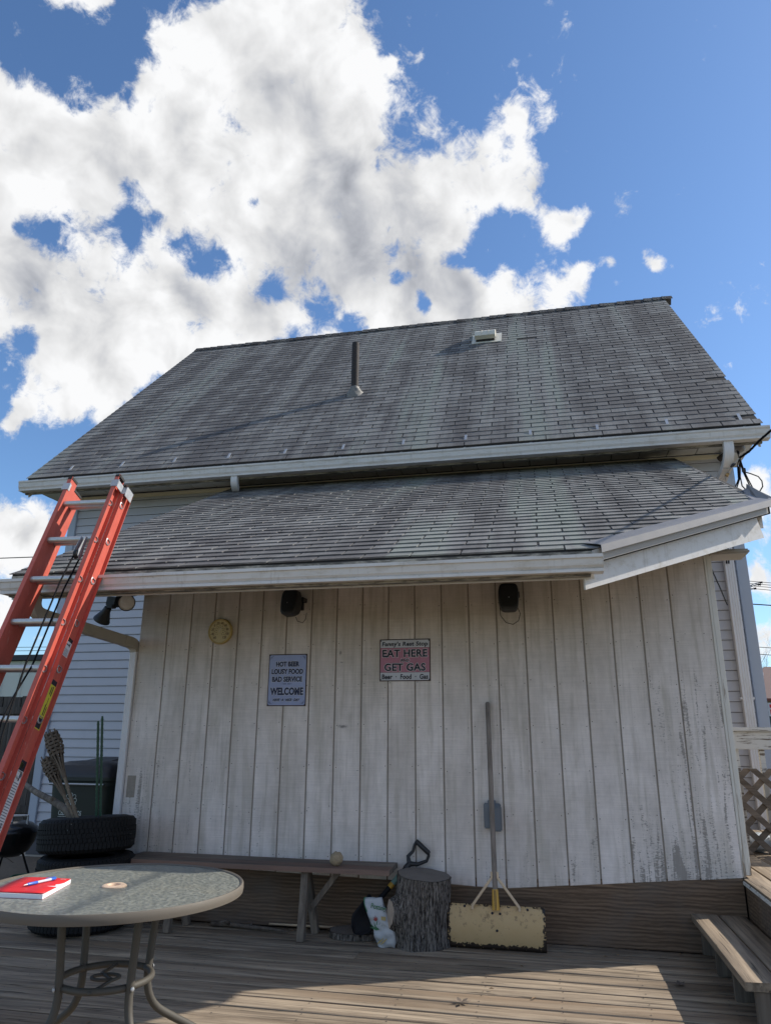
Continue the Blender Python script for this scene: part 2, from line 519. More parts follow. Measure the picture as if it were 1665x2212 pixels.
@material('aluminium')
def _(g):
    p = g.pos()
    n = g.noise(g.vm('MULTIPLY', p, (20, 90, 90)), 1, 4, 0.6)
    c = g.mix(n, (0.40, 0.40, 0.40), (0.66, 0.66, 0.65))
    g.bsdf(c, g.m('MULTIPLY_ADD', n, 0.25, 0.30), 0.85, g.bump(n, 0.08, 0.002))


plain('galvanised', (0.46, 0.48, 0.50), 0.45, 0.7, var=0.15, scale=30)
plain('flashing_grey', (0.21, 0.205, 0.205), 0.5, 0.25, var=0.12, scale=12)
plain('black_plastic', (0.016, 0.016, 0.017), 0.5, var=0.25, scale=40)
plain('black_rubber', (0.012, 0.012, 0.012), 0.6)
plain('black_enamel', (0.010, 0.010, 0.011), 0.22, var=0.2, scale=10)
plain('cable_black', (0.006, 0.006, 0.007), 0.7, spec=0.12)
plain('grey_plastic', (0.16, 0.18, 0.205), 0.5, var=0.1, scale=20)
plain('pipe_iron', (0.030, 0.025, 0.024), 0.8, 0.0, var=0.3, scale=30, dirt=((0.09, 0.065, 0.055), 0.4))
plain('lead_boot', (0.22, 0.215, 0.20), 0.6, 0.2, var=0.5, scale=45, bump=0.6)
plain('vent_almond', (0.60, 0.58, 0.50), 0.45, var=0.08, scale=20)
plain('bin_green', (0.013, 0.020, 0.015), 0.5, var=0.2, scale=20)
plain('bin_lid', (0.014, 0.014, 0.018), 0.42, var=0.2, scale=12)
plain('bin_print', (0.48, 0.52, 0.49), 0.6, var=0.2, scale=80)
plain('stake_green', (0.03, 0.085, 0.055), 0.45)
plain('weave_brown', (0.125, 0.098, 0.072), 0.75, var=0.4, scale=35, bump=0.4)
plain('thermo_yellow', (0.46, 0.34, 0.13), 0.5, var=0.12, scale=30, dirt=((0.28, 0.18, 0.07), 0.5))
plain('thermo_face', (0.56, 0.46, 0.24), 0.45, var=0.12, scale=25)
plain('print_black', (0.012, 0.014, 0.025), 0.6)
plain('print_white', (0.70, 0.70, 0.72), 0.6)
plain('print_navy', (0.022, 0.03, 0.075), 0.55)
plain('print_brown', (0.12, 0.07, 0.03), 0.55)


def sign_mat(name, col, rust):
    @material(name)
    def _(g):
        p = g.pos()
        n = g.noise(p, 11, 5, 0.6)
        f = g.m('MULTIPLY_ADD', n, 0.35, 0.8)
        c = g.vm('MULTIPLY', col, g.comb(f, f, f))
        sp = g.step(g.noise(p, 130, 3, 0.6), 0.66, 0.72)
        c = g.mix(g.m('MULTIPLY', sp, 0.75), c, rust)
        g.bsdf(c, 0.42, 0.1)


sign_mat('sign_blue', (0.32, 0.36, 0.54), (0.07, 0.06, 0.07))
sign_mat('sign_pink', (0.42, 0.165, 0.215), (0.12, 0.05, 0.06))
sign_mat('sign_white', (0.52, 0.52, 0.54), (0.08, 0.06, 0.05))
plain('sign_edge', (0.055, 0.030, 0.020), 0.6, var=0.5, scale=50)


@material('blade_yellow')
def _(g):
    p = g.pos()
    s = g.sep(p)
    n = g.noise(p, 14, 5, 0.65)
    n2 = g.noise(p, 70, 4, 0.6)
    c = g.mix(n, (0.52, 0.355, 0.165), (0.60, 0.43, 0.225))
    edge = g.m('ADD', g.step(s[2], 0.055, 0.018, 0, 0.55), g.step(g.m('ABSOLUTE', g.m('ADD', s[0], 0.390)), 0.265, 0.295, 0, 0.45))
    edge = g.m('ADD', edge, g.step(s[2], 0.222, 0.243, 0, 0.32))
    m = g.step(g.m('ADD', g.m('ADD', n2, edge), g.m('MULTIPLY_ADD', n, 0.55, -0.275)), 0.86, 0.90)
    c = g.mix(m, c, (0.035, 0.024, 0.018))
    sp = g.step(g.m('ADD', g.noise(p, 30, 5, 0.75), g.step(s[2], 0.08, 0.20, 0, 0.08)), 0.60, 0.72)
    c = g.mix(g.m('MULTIPLY', sp, 0.7), c, (0.19, 0.12, 0.06))
    g.bsdf(c, 0.55, 0.1, g.bump(m, -0.2, 0.002))


plain('brace_cream', (0.62, 0.47, 0.31), 0.55)
plain('clamp_yellow', (0.62, 0.36, 0.06), 0.5)
plain('spade_black', (0.014, 0.014, 0.016), 0.6, 0.0, var=0.5, scale=20, spec=0.15)
plain('grip_teal', (0.20, 0.36, 0.34), 0.6)
plain('bag_white', (0.44, 0.455, 0.46), 0.35, var=0.2, scale=22, bump=0.9)
plain('bag_green', (0.045, 0.26, 0.12), 0.35)
plain('bag_leaf', (0.05, 0.16, 0.07), 0.5)
plain('bag_red', (0.30, 0.05, 0.045), 0.5)
plain('bag_yellow', (0.42, 0.32, 0.13), 0.5)
plain('stone_tan', (0.42, 0.33, 0.21), 0.9, var=0.6, scale=60, bump=0.9)
plain('rim_taupe', (0.115, 0.099, 0.078), 0.7, var=0.08, scale=20)
plain('leg_taupe', (0.062, 0.056, 0.045), 0.65, var=0.15, scale=20)
plain('ring_peach', (0.72, 0.52, 0.36), 0.4)
plain('notebook_red', (0.60, 0.018, 0.022), 0.5, var=0.05)
plain('paper_white', (0.80, 0.80, 0.82), 0.7, var=0.05)
plain('pen_blue', (0.03, 0.13, 0.52), 0.3)
plain('pen_clear', (0.55, 0.62, 0.70), 0.2)
plain('label_white', (0.66, 0.66, 0.66), 0.5)
plain('label_yellow', (0.62, 0.55, 0.05), 0.5)
plain('label_green', (0.25, 0.30, 0.06), 0.5)
plain('far_metal', (0.58, 0.58, 0.53), 0.5, var=0.06, scale=2)
plain('far_dark', (0.035, 0.037, 0.045), 0.7)
plain('brown_roof', (0.16, 0.105, 0.09), 0.85, var=0.2, scale=8)
plain('tan_wall', (0.46, 0.345, 0.235), 0.8, var=0.08, scale=4)
plain('brick_red', (0.20, 0.07, 0.05), 0.85, var=0.3, scale=8)
plain('dark_glass', (0.03, 0.04, 0.05), 0.1)
plain('car_paint', (0.30, 0.36, 0.42), 0.25, 0.3)
plain('clear_film', (0.50, 0.55, 0.60), 0.12, bump=0.8, scale=40)
plain('copper_fit', (0.45, 0.28, 0.12), 0.35, 0.7)
plain('road_asphalt', (0.055, 0.055, 0.056), 0.9, var=0.2)
plain('sidewalk_concrete', (0.46, 0.42, 0.37), 0.85, var=0.1, scale=4)
plain('dry_leaf', (0.20, 0.13, 0.07), 0.8, var=0.4, scale=50)
plain('tub_grey', (0.20, 0.21, 0.20), 0.6)
plain('pot_green', (0.02, 0.13, 0.08), 0.5)


@material('lamp_lens')
def _(g):
    p = g.pos()
    v = g.voro(p, 190)
    n = g.noise(p, 26, 3, 0.6)
    c = g.mix(n, (0.55, 0.50, 0.45), (0.88, 0.87, 0.84))
    g.bsdf(c, 0.15, 0.1, g.bump(v, 0.6, 0.004))


@material('tyre_rubber')
def _(g):
    p = g.pos()
    n = g.noise(p, 30, 4, 0.6)
    c = g.mix(n, (0.006, 0.006, 0.0065), (0.013, 0.013, 0.0135))
    sp = g.step(g.voro(p, 17), 0.05, 0.03)
    c = g.mix(sp, c, (0.45, 0.45, 0.43))
    g.bsdf(c, 0.7, 0, g.bump(n, 0.3, 0.003), spec=0.25)


@material('table_glass')
def _(g):
    p = g.pos()
    v = g.vm('MULTIPLY', p, (1, 1, 0))
    ds = g.nd.new('ShaderNodeTexNoise')
    g.put(ds.inputs['Vector'], v)
    ds.inputs['Scale'].default_value = 40
    vv = g.vm('ADD', v, g.vm('MULTIPLY', ds.outputs['Color'], (0.02, 0.02, 0)))
    cell = g.voro(vv, 62, 'SMOOTH_F1')
    n = g.noise(v, 120, 4, 0.6)
    n2 = g.noise(v, 5, 4, 0.6)
    h = g.m('ADD', cell, g.m('MULTIPLY', n, 0.3))
    c = g.mix(g.step(cell, 0.25, 0.7), (0.15, 0.158, 0.137), (0.225, 0.232, 0.20))
    c = g.mix(g.step(n2, 0.5, 0.75, 0, 0.45), c, (0.24, 0.225, 0.17))
    g.bsdf(c, 0.33, 0, g.bump(h, 0.9, 0.006), spec=0.6)


@material('ground_dirt')
def _(g):
    p = g.pos()
    n = g.noise(p, 2.5, 6, 0.65)
    n2 = g.noise(p, 35, 5, 0.7)
    c = g.mix(n, (0.13, 0.105, 0.08), (0.24, 0.20, 0.155))
    f = g.m('MULTIPLY_ADD', n2, 0.7, 0.65)
    c = g.vm('MULTIPLY', c, g.comb(f, f, f))
    s = g.sep(p)
    far = g.step(g.vm('LENGTH', p), 14, 20)
    grass = g.mix(n2, (0.05, 0.085, 0.022), (0.13, 0.17, 0.05))
    c = g.mix(far, c, grass)
    g.bsdf(c, 0.95, 0, g.bump(n2, 0.6, 0.02), spec=0.2)


# ------------------------------------------------------------------ geometry helpers
ORG = {}


def lnk(o):
    C.objects.link(o)
    return o


def tag(o, label=None, cat=None, group=None, kind=None):
    if label:
        o['label'] = label
    if cat:
        o['category'] = cat
    if group:
        o['group'] = group
    if kind:
        o['kind'] = kind
    return o


def thing(name, label, cat, loc, group=None):
    o = lnk(bpy.data.objects.new(name, None))
    o.empty_display_size = 0.1
    o.location = loc
    ORG[o] = Vector(loc)
    return tag(o, label, cat, group)


class MB:
    def __init__(self):
        self.v = []
        self.f = []

    def add(self, vs, fs):
        b = len(self.v)
        self.v += [tuple(x) for x in vs]
        self.f += [tuple(i + b for i in q) for q in fs]
        return self

    def box(self, c, s, rot=None):
        """box centred at c, full size s, optional 3x3 rotation"""
        c = Vector(c)
        vs = []
        for x in (-.5, .5):
            for y in (-.5, .5):
                for z in (-.5, .5):
                    p = Vector((x * s[0], y * s[1], z * s[2]))
                    if rot is not None:
                        p = rot @ p
                    vs.append(c + p)
        return self.add(vs, [(0, 1, 3, 2), (4, 6, 7, 5), (0, 4, 5, 1), (2, 3, 7, 6), (0, 2, 6, 4), (1, 5, 7, 3)])

    def span(self, a, b):
        a, b = Vector(a), Vector(b)
        return self.box((a + b) / 2, (abs(b.x - a.x), abs(b.y - a.y), abs(b.z - a.z)))

    def bar(self, a, b, w, t, up=(0, 0, 1)):
        """rectangular bar from a to b, w wide across, t thick along up"""
        a, b = Vector(a), Vector(b)
        d = (b - a)
        L = d.length
        d.normalize()
        s = d.cross(Vector(up)).normalized()
        n = s.cross(d).normalized()
        return self.box((a + b) / 2, (L, w, t), Matrix((d, s, n)).transposed())

    def tube(self, path, r, n=8, cap=True):
        path = [Vector(p) for p in path]
        rs = r if isinstance(r, (list, tuple)) else [r] * len(path)
        rings = []
        prev = None
        for i, p in enumerate(path):
            d = (path[min(i + 1, len(path) - 1)] - path[max(i - 1, 0)]).normalized()
            ref = prev if prev is not None else (Vector((0, 0, 1)) if abs(d.z) < 0.9 else Vector((1, 0, 0)))
            s = d.cross(ref)
            if s.length < 1e-5:
                s = d.cross(Vector((0, 1, 0)))
            s.normalize()
            u = s.cross(d).normalized()
            prev = u
            rings.append([p + rs[i] * (cos(2 * pi * k / n) * s + sin(2 * pi * k / n) * u) for k in range(n)])
        vs = [q for g_ in rings for q in g_]
        fs = []
        for i in range(len(rings) - 1):
            for k in range(n):
                k2 = (k + 1) % n
                fs.append((i * n + k, i * n + k2, (i + 1) * n + k2, (i + 1) * n + k))
        if cap:
            fs.append(tuple(reversed(range(n))))
            m = (len(rings) - 1) * n
            fs.append(tuple(m + k for k in range(n)))
        return self.add(vs, fs)

    def prism(self, poly, d):
        """extrude a polygon (3-D points) along vector d"""
        poly = [Vector(p) for p in poly]
        d = Vector(d)
        n = len(poly)
        vs = poly + [p + d for p in poly]
        fs = [tuple(range(n)), tuple(reversed(range(n, 2 * n)))]
        for k in range(n):
            k2 = (k + 1) % n
            fs.append((k, n + k, n + k2, k2))
        return self.add(vs, fs)

    def surf(self, nu, nv, fn, wrap=True):
        vs = [fn(i / nu, j / nv) for j in range(nv + 1) for i in range(nu if wrap else nu + 1)]
        w = nu if wrap else nu + 1
        fs = []
        for j in range(nv):
            for i in range(nu):
                i2 = (i + 1) % w
                fs.append((j * w + i, j * w + i2, (j + 1) * w + i2, (j + 1) * w + i))
        return self.add(vs, fs)

    def lathe(self, prof, n=24, c=(0, 0, 0), rot=None):
        c = Vector(c)

        def fn(u, v):
            k = min(int(round(v * (len(prof) - 1))), len(prof) - 1)
            r, z = prof[k]
            p = Vector((r * cos(2 * pi * u), r * sin(2 * pi * u), z))
            if rot is not None:
                p = rot @ p
            return c + p
        return self.surf(n, len(prof) - 1, fn)

    def build(self, name, mat, parent=None, loc=None, smooth=False, bev=0.0):
        org = ORG[parent] if parent is not None else Vector(loc if loc is not None else (0, 0, 0))
        me = bpy.data.meshes.new(name)
        me.from_pydata([tuple(Vector(p) - org) for p in self.v], [], self.f)
        bm = bmesh.new()
        bm.from_mesh(me)
        bmesh.ops.recalc_face_normals(bm, faces=bm.faces)
        if bev:
            es = [e for e in bm.edges if len(e.link_faces) == 2 and e.calc_face_angle(0) > 0.6]
            bmesh.ops.bevel(bm, geom=es, offset=bev, segments=2, affect='EDGES', clamp_overlap=True)
        bm.to_mesh(me)
        bm.free()
        if isinstance(mat, str):
            mat = MAT[mat]
        me.materials.append(mat)
        if smooth:
            for p in me.polygons:
                p.use_smooth = True
            if smooth != 'all':
                try:
                    me.set_sharp_from_angle(angle=radians(40))
                except Exception:
                    pass
        o = lnk(bpy.data.objects.new(name, me))
        if parent is not None:
            o.parent = parent
        else:
            o.location = org
        ORG[o] = org
        return o


def inst(src, parent, matrix, name=None):
    """another object that shares src's mesh, placed by a world matrix under parent"""
    o = lnk(bpy.data.objects.new(name or src.name.split('.')[0], src.data if hasattr(src, 'data') else src))
    o.parent = parent
    m = matrix.copy()
    m.translation = m.translation - ORG[parent]
    o.matrix_local = m
    ORG[o] = matrix.translation.copy()
    return o


def text(parent, body, loc, size, mat, rot=(pi / 2, 0, 0), off=0.0, sx=1.0, shear=0.0, spacing=1.0, name='lettering', extrude=0.0004, align='CENTER', width=None, height=None):
    cu = bpy.data.curves.new(name, 'FONT')
    cu.body = body
    cu.size = size
    cu.align_x = align
    cu.align_y = 'CENTER'
    cu.offset = off
    cu.shear = shear
    cu.extrude = extrude
    cu.space_character = spacing
    cu.resolution_u = 4
    tmp = lnk(bpy.data.objects.new(name + '_curve', cu))
    dg = bpy.context.evaluated_depsgraph_get()
    me = bpy.data.meshes.new_from_object(tmp.evaluated_get(dg))
    bpy.data.objects.remove(tmp)
    bpy.data.curves.remove(cu)
    me.materials.clear()
    me.materials.append(MAT[mat])
    o = lnk(bpy.data.objects.new(name, me))
    o.parent = parent
    o.location = Vector(loc) - ORG[parent]
    o.rotation_euler = rot
    xs = [v.co.x for v in me.vertices]
    ys = [v.co.y for v in me.vertices]
    ky = height / (max(ys) - min(ys)) if height else 1
    kx = width / (max(xs) - min(xs)) if width else sx
    cxm, cym = (max(xs) + min(xs)) / 2, (max(ys) + min(ys)) / 2
    for v in me.vertices:
        v.co.x = (v.co.x - (cxm if width else 0)) * kx
        v.co.y = (v.co.y - (cym if height else 0)) * ky
    return o


def jit(a):
    return random.uniform(-a, a)

# ------------------------------------------------------------------ ground and far setting
mb = MB()
mb.add([(-500, -300, -0.12), (500, -300, -0.12), (500, 900, -0.12), (-500, 900, -0.12)], [(0, 1, 2, 3)])
tag(mb.build('ground', 'ground_dirt'), kind='structure')
mb = MB()
mb.add([(3.4, 12, -0.11), (60, 12, -0.11), (60, 14, -0.11), (3.4, 14, -0.11)], [(0, 1, 2, 3)])
tag(mb.build('sidewalk', 'sidewalk_concrete'), kind='structure')
mb = MB()
mb.add([(-200, 19, -0.112), (300, 19, -0.112), (300, 31, -0.112), (-200, 31, -0.112)], [(0, 1, 2, 3)])
tag(mb.build('street', 'road_asphalt'), kind='structure')

# ------------------------------------------------------------------ shingles
def shingle_mesh(k, lift=1.0):
    """one tab: local x along the course, y up the slope, z off the roof"""
    W, E = 0.2935, 0.150
    vs, fs = [], []
    cl = [(jit(0.0008) + 0.0082) * lift for _ in range(4)]
    if k % 4 == 0:
        cl[random.choice((0, 3))] += 0.002 + abs(jit(0.003))
    for j, y in enumerate((0.0, 0.07, E)):
        for i in range(4):
            x = (i / 3 - 0.5) * W
            z = (cl[i], 0.0042, 0.0012)[j]
            vs.append((x, y + (jit(0.002) if j == 0 else 0), z))
    for j in range(2):
        for i in range(3):
            a = j * 4 + i
            fs.append((a, a + 1, a + 5, a + 4))
    b = len(vs)
    for i in range(4):
        x, y, z = vs[i]
        vs.append((x, y + 0.0005, z - 0.0080 * lift))
    for i in range(3):
        fs.append((b + i, b + i + 1, i + 1, i))
    vs += [(vs[8][0], vs[8][1], -0.003), (vs[11][0], vs[11][1], -0.003)]
    fs += [(b, 0, 4, 8, b + 4), (b + 3, b + 5, 11, 7, 3)]
    me = bpy.data.meshes.new('shingle')
    me.from_pydata(vs, [], fs)
    me.materials.append(MAT['shingle'])
    return me


SH = [shingle_mesh(k) for k in range(12)]
SH_LOW = [shingle_mesh(k, 1.3) for k in range(12)]


def clip_poly(poly, clip):
    """Sutherland-Hodgman against a counter-clockwise convex polygon (2-D)"""
    out = poly
    n = len(clip)
    for i in range(n):
        ax, ay = clip[i]
        bx, by = clip[(i + 1) % n]
        inp, out = out, []
        if not inp:
            return []

        def side(p):
            return (bx - ax) * (p[1] - ay) - (by - ay) * (p[0] - ax)
        for k in range(len(inp)):
            p, q = inp[k - 1], inp[k]
            sp, sq = side(p), side(q)
            if (sp >= 0) != (sq >= 0):
                t = sp / (sp - sq)
                out.append((p[0] + t * (q[0] - p[0]), p[1] + t * (q[1] - p[1])))
            if sq >= 0:
                out.append(q)
    return out


def lay_shingles(parent, base, org, vd, poly, missing=(), near=300, kinds=None):
    """courses of three-tab shingles on the plane through org; u runs along +X, v along vd (up the slope)"""
    kinds = kinds or SH
    org = Vector(org)
    ud = Vector((1, 0, 0))
    vd = Vector(vd).normalized()
    nd = ud.cross(vd).normalized()
    rotm = Matrix((ud, vd, nd)).transposed()
    E, W = 0.127, 0.3048
    u0 = min(p[0] for p in poly)
    u1 = max(p[0] for p in poly)
    v1 = max(p[1] for p in poly)
    full, part = [], []
    for j in range(int(v1 / E) + 1):
        v = j * E - 0.012
        ph = (j % 2) * W / 2 + jit(0.012)
        dv = jit(0.003)
        i0 = int(u0 / W) - 2
        for i in range(i0, int(u1 / W) + 3):
            uc = i * W + ph
            if (j, i) in missing:
                continue
            rect = [(uc - .149, v), (uc + .149, v), (uc + .149, v + E), (uc - .149, v + E)]
            c = clip_poly(rect, poly)
            if len(c) < 3:
                continue
            area = abs(sum(c[k - 1][0] * c[k][1] - c[k][0] * c[k - 1][1] for k in range(len(c)))) / 2
            if area < 0.0008:
                continue
            if area > 0.298 * E * 0.97:
                full.append((uc + jit(.003), v + dv + jit(.0025)))
            else:
                part.append(c)
    cp = Vector((0, 0, 1.272))
    full.sort(key=lambda a: (org + ud * a[0] + vd * a[1] - cp).length)
    for k, (u, v) in enumerate(full[:near]):
        m = rotm.to_4x4() @ Matrix.Rotation(jit(0.008), 4, 'Z')
        m.translation = org + ud * u + vd * v
        o = lnk(bpy.data.objects.new('shingle', random.choice(kinds)))
        o.parent = base
        mm = m.copy()
        mm.translation = m.translation - ORG[base]
        o.matrix_local = mm
    rest = MB()
    for (u, v) in full[near:]:
        me = random.choice(kinds)
        a = jit(0.008)
        o2 = org + ud * u + vd * v
        rest.add([o2 + ud * (q.co.x - a * q.co.y) + vd * (q.co.y + a * q.co.x) + nd * q.co.z for q in me.vertices],
                 [tuple(f.vertices) for f in me.polygons])
    for c in part:
        vmin = min(q[1] for q in c)
        vm = round((vmin + 0.012) / E) * E - 0.012
        top = [org + ud * q[0] + vd * q[1] + nd * (0.0070 - 0.04 * max(0, min(q[1] - vm, .14))) for q in c]
        rest.prism(top, -nd * 0.006)
    o = rest.build('shingles', 'shingle', base)
    tag(o, kind='stuff')
    return o


# ------------------------------------------------------------------ main house
EY, EZ = 7.63, 4.41          # eave edge
RY, RZ = 11.66, 8.53         # ridge
HX0, HX1 = -6.05, 2.13       # house corners
RX0, RX1 = -6.41, 2.345      # roof edges
WY = 8.1
house = thing('house', 'large blue-grey house with white gutters and a steep dark shingle roof', 'house', (-1.96, 11.6, 0))
sv = Vector((0, RY - EY, RZ - EZ)).normalized()
sn = Vector((0, -sv.z, sv.y))
SL = sqrt((RY - EY) ** 2 + (RZ - EZ) ** 2)

mb = MB()
BY = 2 * RY - WY
mb.prism([(HX0, WY + .02, -.1), (HX1, WY + .02, -.1), (HX1, WY + .02, 4.28), (HX0, WY + .02, 4.28)], (0, .15, 0))
for x in (HX0, HX1 - .15):
    zt = RZ - .12 - 0.15
    mb.prism([(x, WY + .17, -.1), (x, BY, -.1), (x, BY, 4.28), (x, RY, zt), (x, WY + .17, 4.5)], (.15, 0, 0))
mb.span((HX0 + .15, BY - .15, -.1), (HX1 - .15, BY, 4.28))
wall = mb.build('wall', 'lap_shadow', house)
# siding courses
z = 0.16
first = None
while z < 4.27:
    h = min(0.1031, 4.27 - z)
    if first is None:
        mb = MB()
        xa, xb = HX0 + .09, HX1 - .09
        prof = [(0, 0), (-.017, 0.0), (-.0178, .010), (-.004, .0978), (0, .0978)]
        mb.prism([(xa, WY + .018 + a, z + b) for a, b in prof], (xb - xa, 0, 0))
        first = mb.build('siding_plank', 'vinyl_blue', wall)
    else:
        o = first.copy()
        C.objects.link(o)
        o.parent = wall
        o.location = (0, jit(.0006), z - 0.16)
    z += 0.1031
mb = MB()
mb.span((HX0 - .1, WY + .03, -.14), (HX1 + .1, WY + .16, .15))
mb.build('foundation', 'sidewalk_concrete', house)
for x in (HX0, HX1 - .09):
    mb = MB()
    mb.span((x - .012, WY - .022, .13), (x + .1, WY + .17, 4.3))
    mb.build('corner_post', 'vinyl_trim', house, bev=.006)
mb = MB()
mb.span((HX0 + .1, WY - .018, 4.215), (HX1 - .11, WY + .015, 4.262))
mb.build('frieze_strip', 'cream_trim', house, bev=.006)
# soffit panels
soff = MB().span((HX0 - .36, EY + .03, 4.30), (HX1 + .20, WY + .02, 4.33)).build('soffit', 'roof_felt', house)
x = HX0 - .36
src = None
while x < HX1 + .19:
    w = min(.303, HX1 + .20 - x)
    if src is None:
        src = MB().span((x + .004, EY + .035, 4.284), (x + .299, WY + .0, 4.297)).build('soffit_panel', 'soffit_white', soff, bev=.003)
        x00 = x
    else:
        o = src.copy()
        C.objects.link(o)
        o.parent = soff
        o.location = (x - x00 - (0 if w > .3 else .303 - w), 0, jit(.0015))
    x += .303
# gable return on both ends
for x0, x1 in ((HX0 - .36, HX0 - .012), (HX1 + .012, HX1 + .20)):
    mb = MB()
    p = [(x0, WY, 4.29), (x1, WY, 4.29), (x1, WY + .55, 4.29), (x0, WY + .55, 4.29)]
    mb.prism(p, (0, 0, .03))
    mb.build('soffit_return', 'soffit_white', soff)
fas = MB().span((HX0 - .36, EY - .012, 4.18), (HX1 + .2, EY + .018, 4.37)).build('fascia', 'gutter_dirt', house)
# roof deck, both slopes
mb = MB()
for sgn in (1, -1):
    y0 = EY if sgn == 1 else 2 * RY - EY
    mb.prism([(RX0, y0, EZ), (RX1, y0, EZ), (RX1, RY, RZ), (RX0, RY, RZ)], (0, 0, -.10))
roof = mb.build('roof', 'roof_felt', house)
ORG[roof] = ORG[house]
missing = {(1, 7), (11, 7), (32, 0)}
lay_shingles(house, roof, (0, EY, EZ), sv, [(RX0 - .02, -.03), (RX1 + .02, -.03), (RX1 + .02, SL), (RX0 - .02, SL)], missing)
# ridge caps
x = RX0
src = None
while x < RX1:
    if src is None:
        mb = MB()
        a = .15
        pr = [(0, -a * sv.y, -a * sv.z), (0, 0, .012), (0, a * sv.y, -a * sv.z)]
        q = []
        for dx, dz in ((0, .016), (.17, .005)):
            for p in pr:
                q.append((x + dx, RY + p[1], RZ + p[2] + .012 + dz))
        mb.add(q, [(0, 1, 4, 3), (1, 2, 5, 4), (0, 3, 4, 1), (0, 2, 1)])
        src = mb.build('ridge_shingle', 'shingle', roof)
        rx = x
    else:
        o = src.copy()
        C.objects.link(o)
        o.parent = roof
        o.location = (x - rx, jit(.006), jit(.004) - .03 * sin(pi * (x - RX0) / (RX1 - RX0)) * 0)
    x += .148
# rake boards
for x in (RX0 + .025, RX1 - .045):
    mb = MB()
    mb.prism([(x, EY + .02, EZ - .10), (x, RY, RZ - .10), (x, RY, RZ - .26), (x, EY + .02, EZ - .26)], (.02, 0, 0))
    mb.build('rake_board', 'gutter_white', house)


def gutter(parent, x0, x1, y, zt, depth, h, name='gutter'):
    """K-style gutter with an open top; y is the front lip"""
    pr = [(depth, 0), (depth, -h), (.03, -h), (.024, -h * .80), (.012, -h * .62), (.006, -h * .22), (0, -h * .2), (0, 0)]
    mb = MB()
    n = len(pr)
    vs = [(x0, y + a, zt + b) for a, b in pr] + [(x1, y + a, zt + b) for a, b in pr]
    ins = []
    for a, b in pr:
        aa = min(max(a, .008), depth - .004) + (.004 if a < .03 else 0)
        bb = b + (.004 if b < -h * .5 else 0)
        ins.append((aa, bb))
    vs += [(x0 + .003, y + a, zt + b) for a, b in ins] + [(x1 - .003, y + a, zt + b) for a, b in ins]
    fs = []
    for k in range(n - 1):
        fs.append((k, k + 1, n + k + 1, n + k))
        fs.append((2 * n + k, 3 * n + k, 3 * n + k + 1, 2 * n + k + 1))
    for k in (0, n - 1):
        fs.append((k, n + k, 3 * n + k, 2 * n + k))
    mb.add(vs, fs)
    mb.add([vs[k] for k in range(n)], [tuple(range(n))])
    mb.add([vs[n + k] for k in range(n)], [tuple(range(n))])
    # lip bead and lower bead
    mb.span((x0, y - .005, zt - .018), (x1, y + .004, zt + .001))
    mb.span((x0, y + .015, zt - h - .002), (x1, y + .030, zt - h + .014))
    # end caps stand a little proud
    for xx in (x0 - .002, x1 + .002):
        mb.prism([(xx - .0015, y + a - .002 * (a < .05), zt + b) for a, b in pr], (.003, 0, 0))
    return mb.build(name, 'gutter_white', parent)


gut = gutter(house, -6.43, 2.385, 7.50, 4.325, .125, .125)
for k in range(12):
    x = -5.9 + k * .735
    mb = MB()
    mb.bar((x, EY - .015, EZ - .045), (x, EY + .17, EZ + .026 + .17 * 1.02), .030, .004, sn)
    mb.bar((x, EY - .10, EZ - .075), (x, EY - .01, EZ - .04), .022, .003)
    mb.build('gutter_strap', 'galvanised', gut)


def ribbed(path, w, d, across, n_ribs=4):
    """a ribbed rectangular downspout swept along path; across is the direction of the wide face"""
    across = Vector(across).normalized()
    path = [Vector(p) for p in path]
    sec = []
    m = n_ribs * 4
    for i in range(m + 1):
        sec.append((-w / 2 + w * i / m, d / 2 + (.0025 if (i // 2) % 2 else 0)))
    sec += [(-q[0], -q[1]) for q in sec]
    mb = MB()
    rings = []
    for i, p in enumerate(path):
        t = (path[min(i + 1, len(path) - 1)] - path[max(i - 1, 0)]).normalized()
        a = (across - t * across.dot(t)).normalized()
        nn = a.cross(t).normalized()
        sc = 1.0
        rings.append([p + a * (q[0] * sc) + nn * (q[1] * sc) for q in sec])
    k = len(sec)
    vs = [q for r in rings for q in r]
    fs = []
    for i in range(len(rings) - 1):
        for j in range(k):
            j2 = (j + 1) % k
            fs.append((i * k + j, i * k + j2, (i + 1) * k + j2, (i + 1) * k + j))
    fs.append(tuple(range(k)))
    fs.append(tuple((len(rings) - 1) * k + j for j in range(k)))
    return mb.add(vs, fs)


def arc(p0, p1, p2, n=8):
    p0, p1, p2 = Vector(p0), Vector(p1), Vector(p2)
    return [(1 - t) ** 2 * p0 + 2 * t * (1 - t) * p1 + t * t * p2 for t in [i / n for i in range(n + 1)]]


# right downspout of the upper gutter: elbow out of the gutter, back to the wall, then down
pth = [(1.985, 7.57, 4.26), (1.985, 7.57, 4.16)] + arc((1.985, 7.57, 4.14), (1.98, 7.57, 4.03), (1.975, 7.68, 3.98), 6)
ds = ribbed([*pth], .094, .066, (1, 0, 0)).build('downspout', 'downspout_white', house, smooth=True)
ribbed([(1.975, 7.69, 3.975), (1.955, 7.90, 3.90)] + arc((1.955, 7.92, 3.895), (1.95, 8.045, 3.86), (1.95, 8.045, 3.74), 6), .094, .066, (1, 0, 0)).build('downspout_elbow', 'downspout_white', ds, smooth=True)
ribbed([(1.95, 8.045, 3.75), (1.95, 8.045, 0.05)], .095, .062, (1, 0, 0)).build('downspout_pipe', 'downspout_white', ds)
for zz in (1.62, 3.2):
    MB().span((1.885, 8.02, zz), (2.015, 8.074, zz + .022)).build('pipe_clip', 'downspout_white', ds)
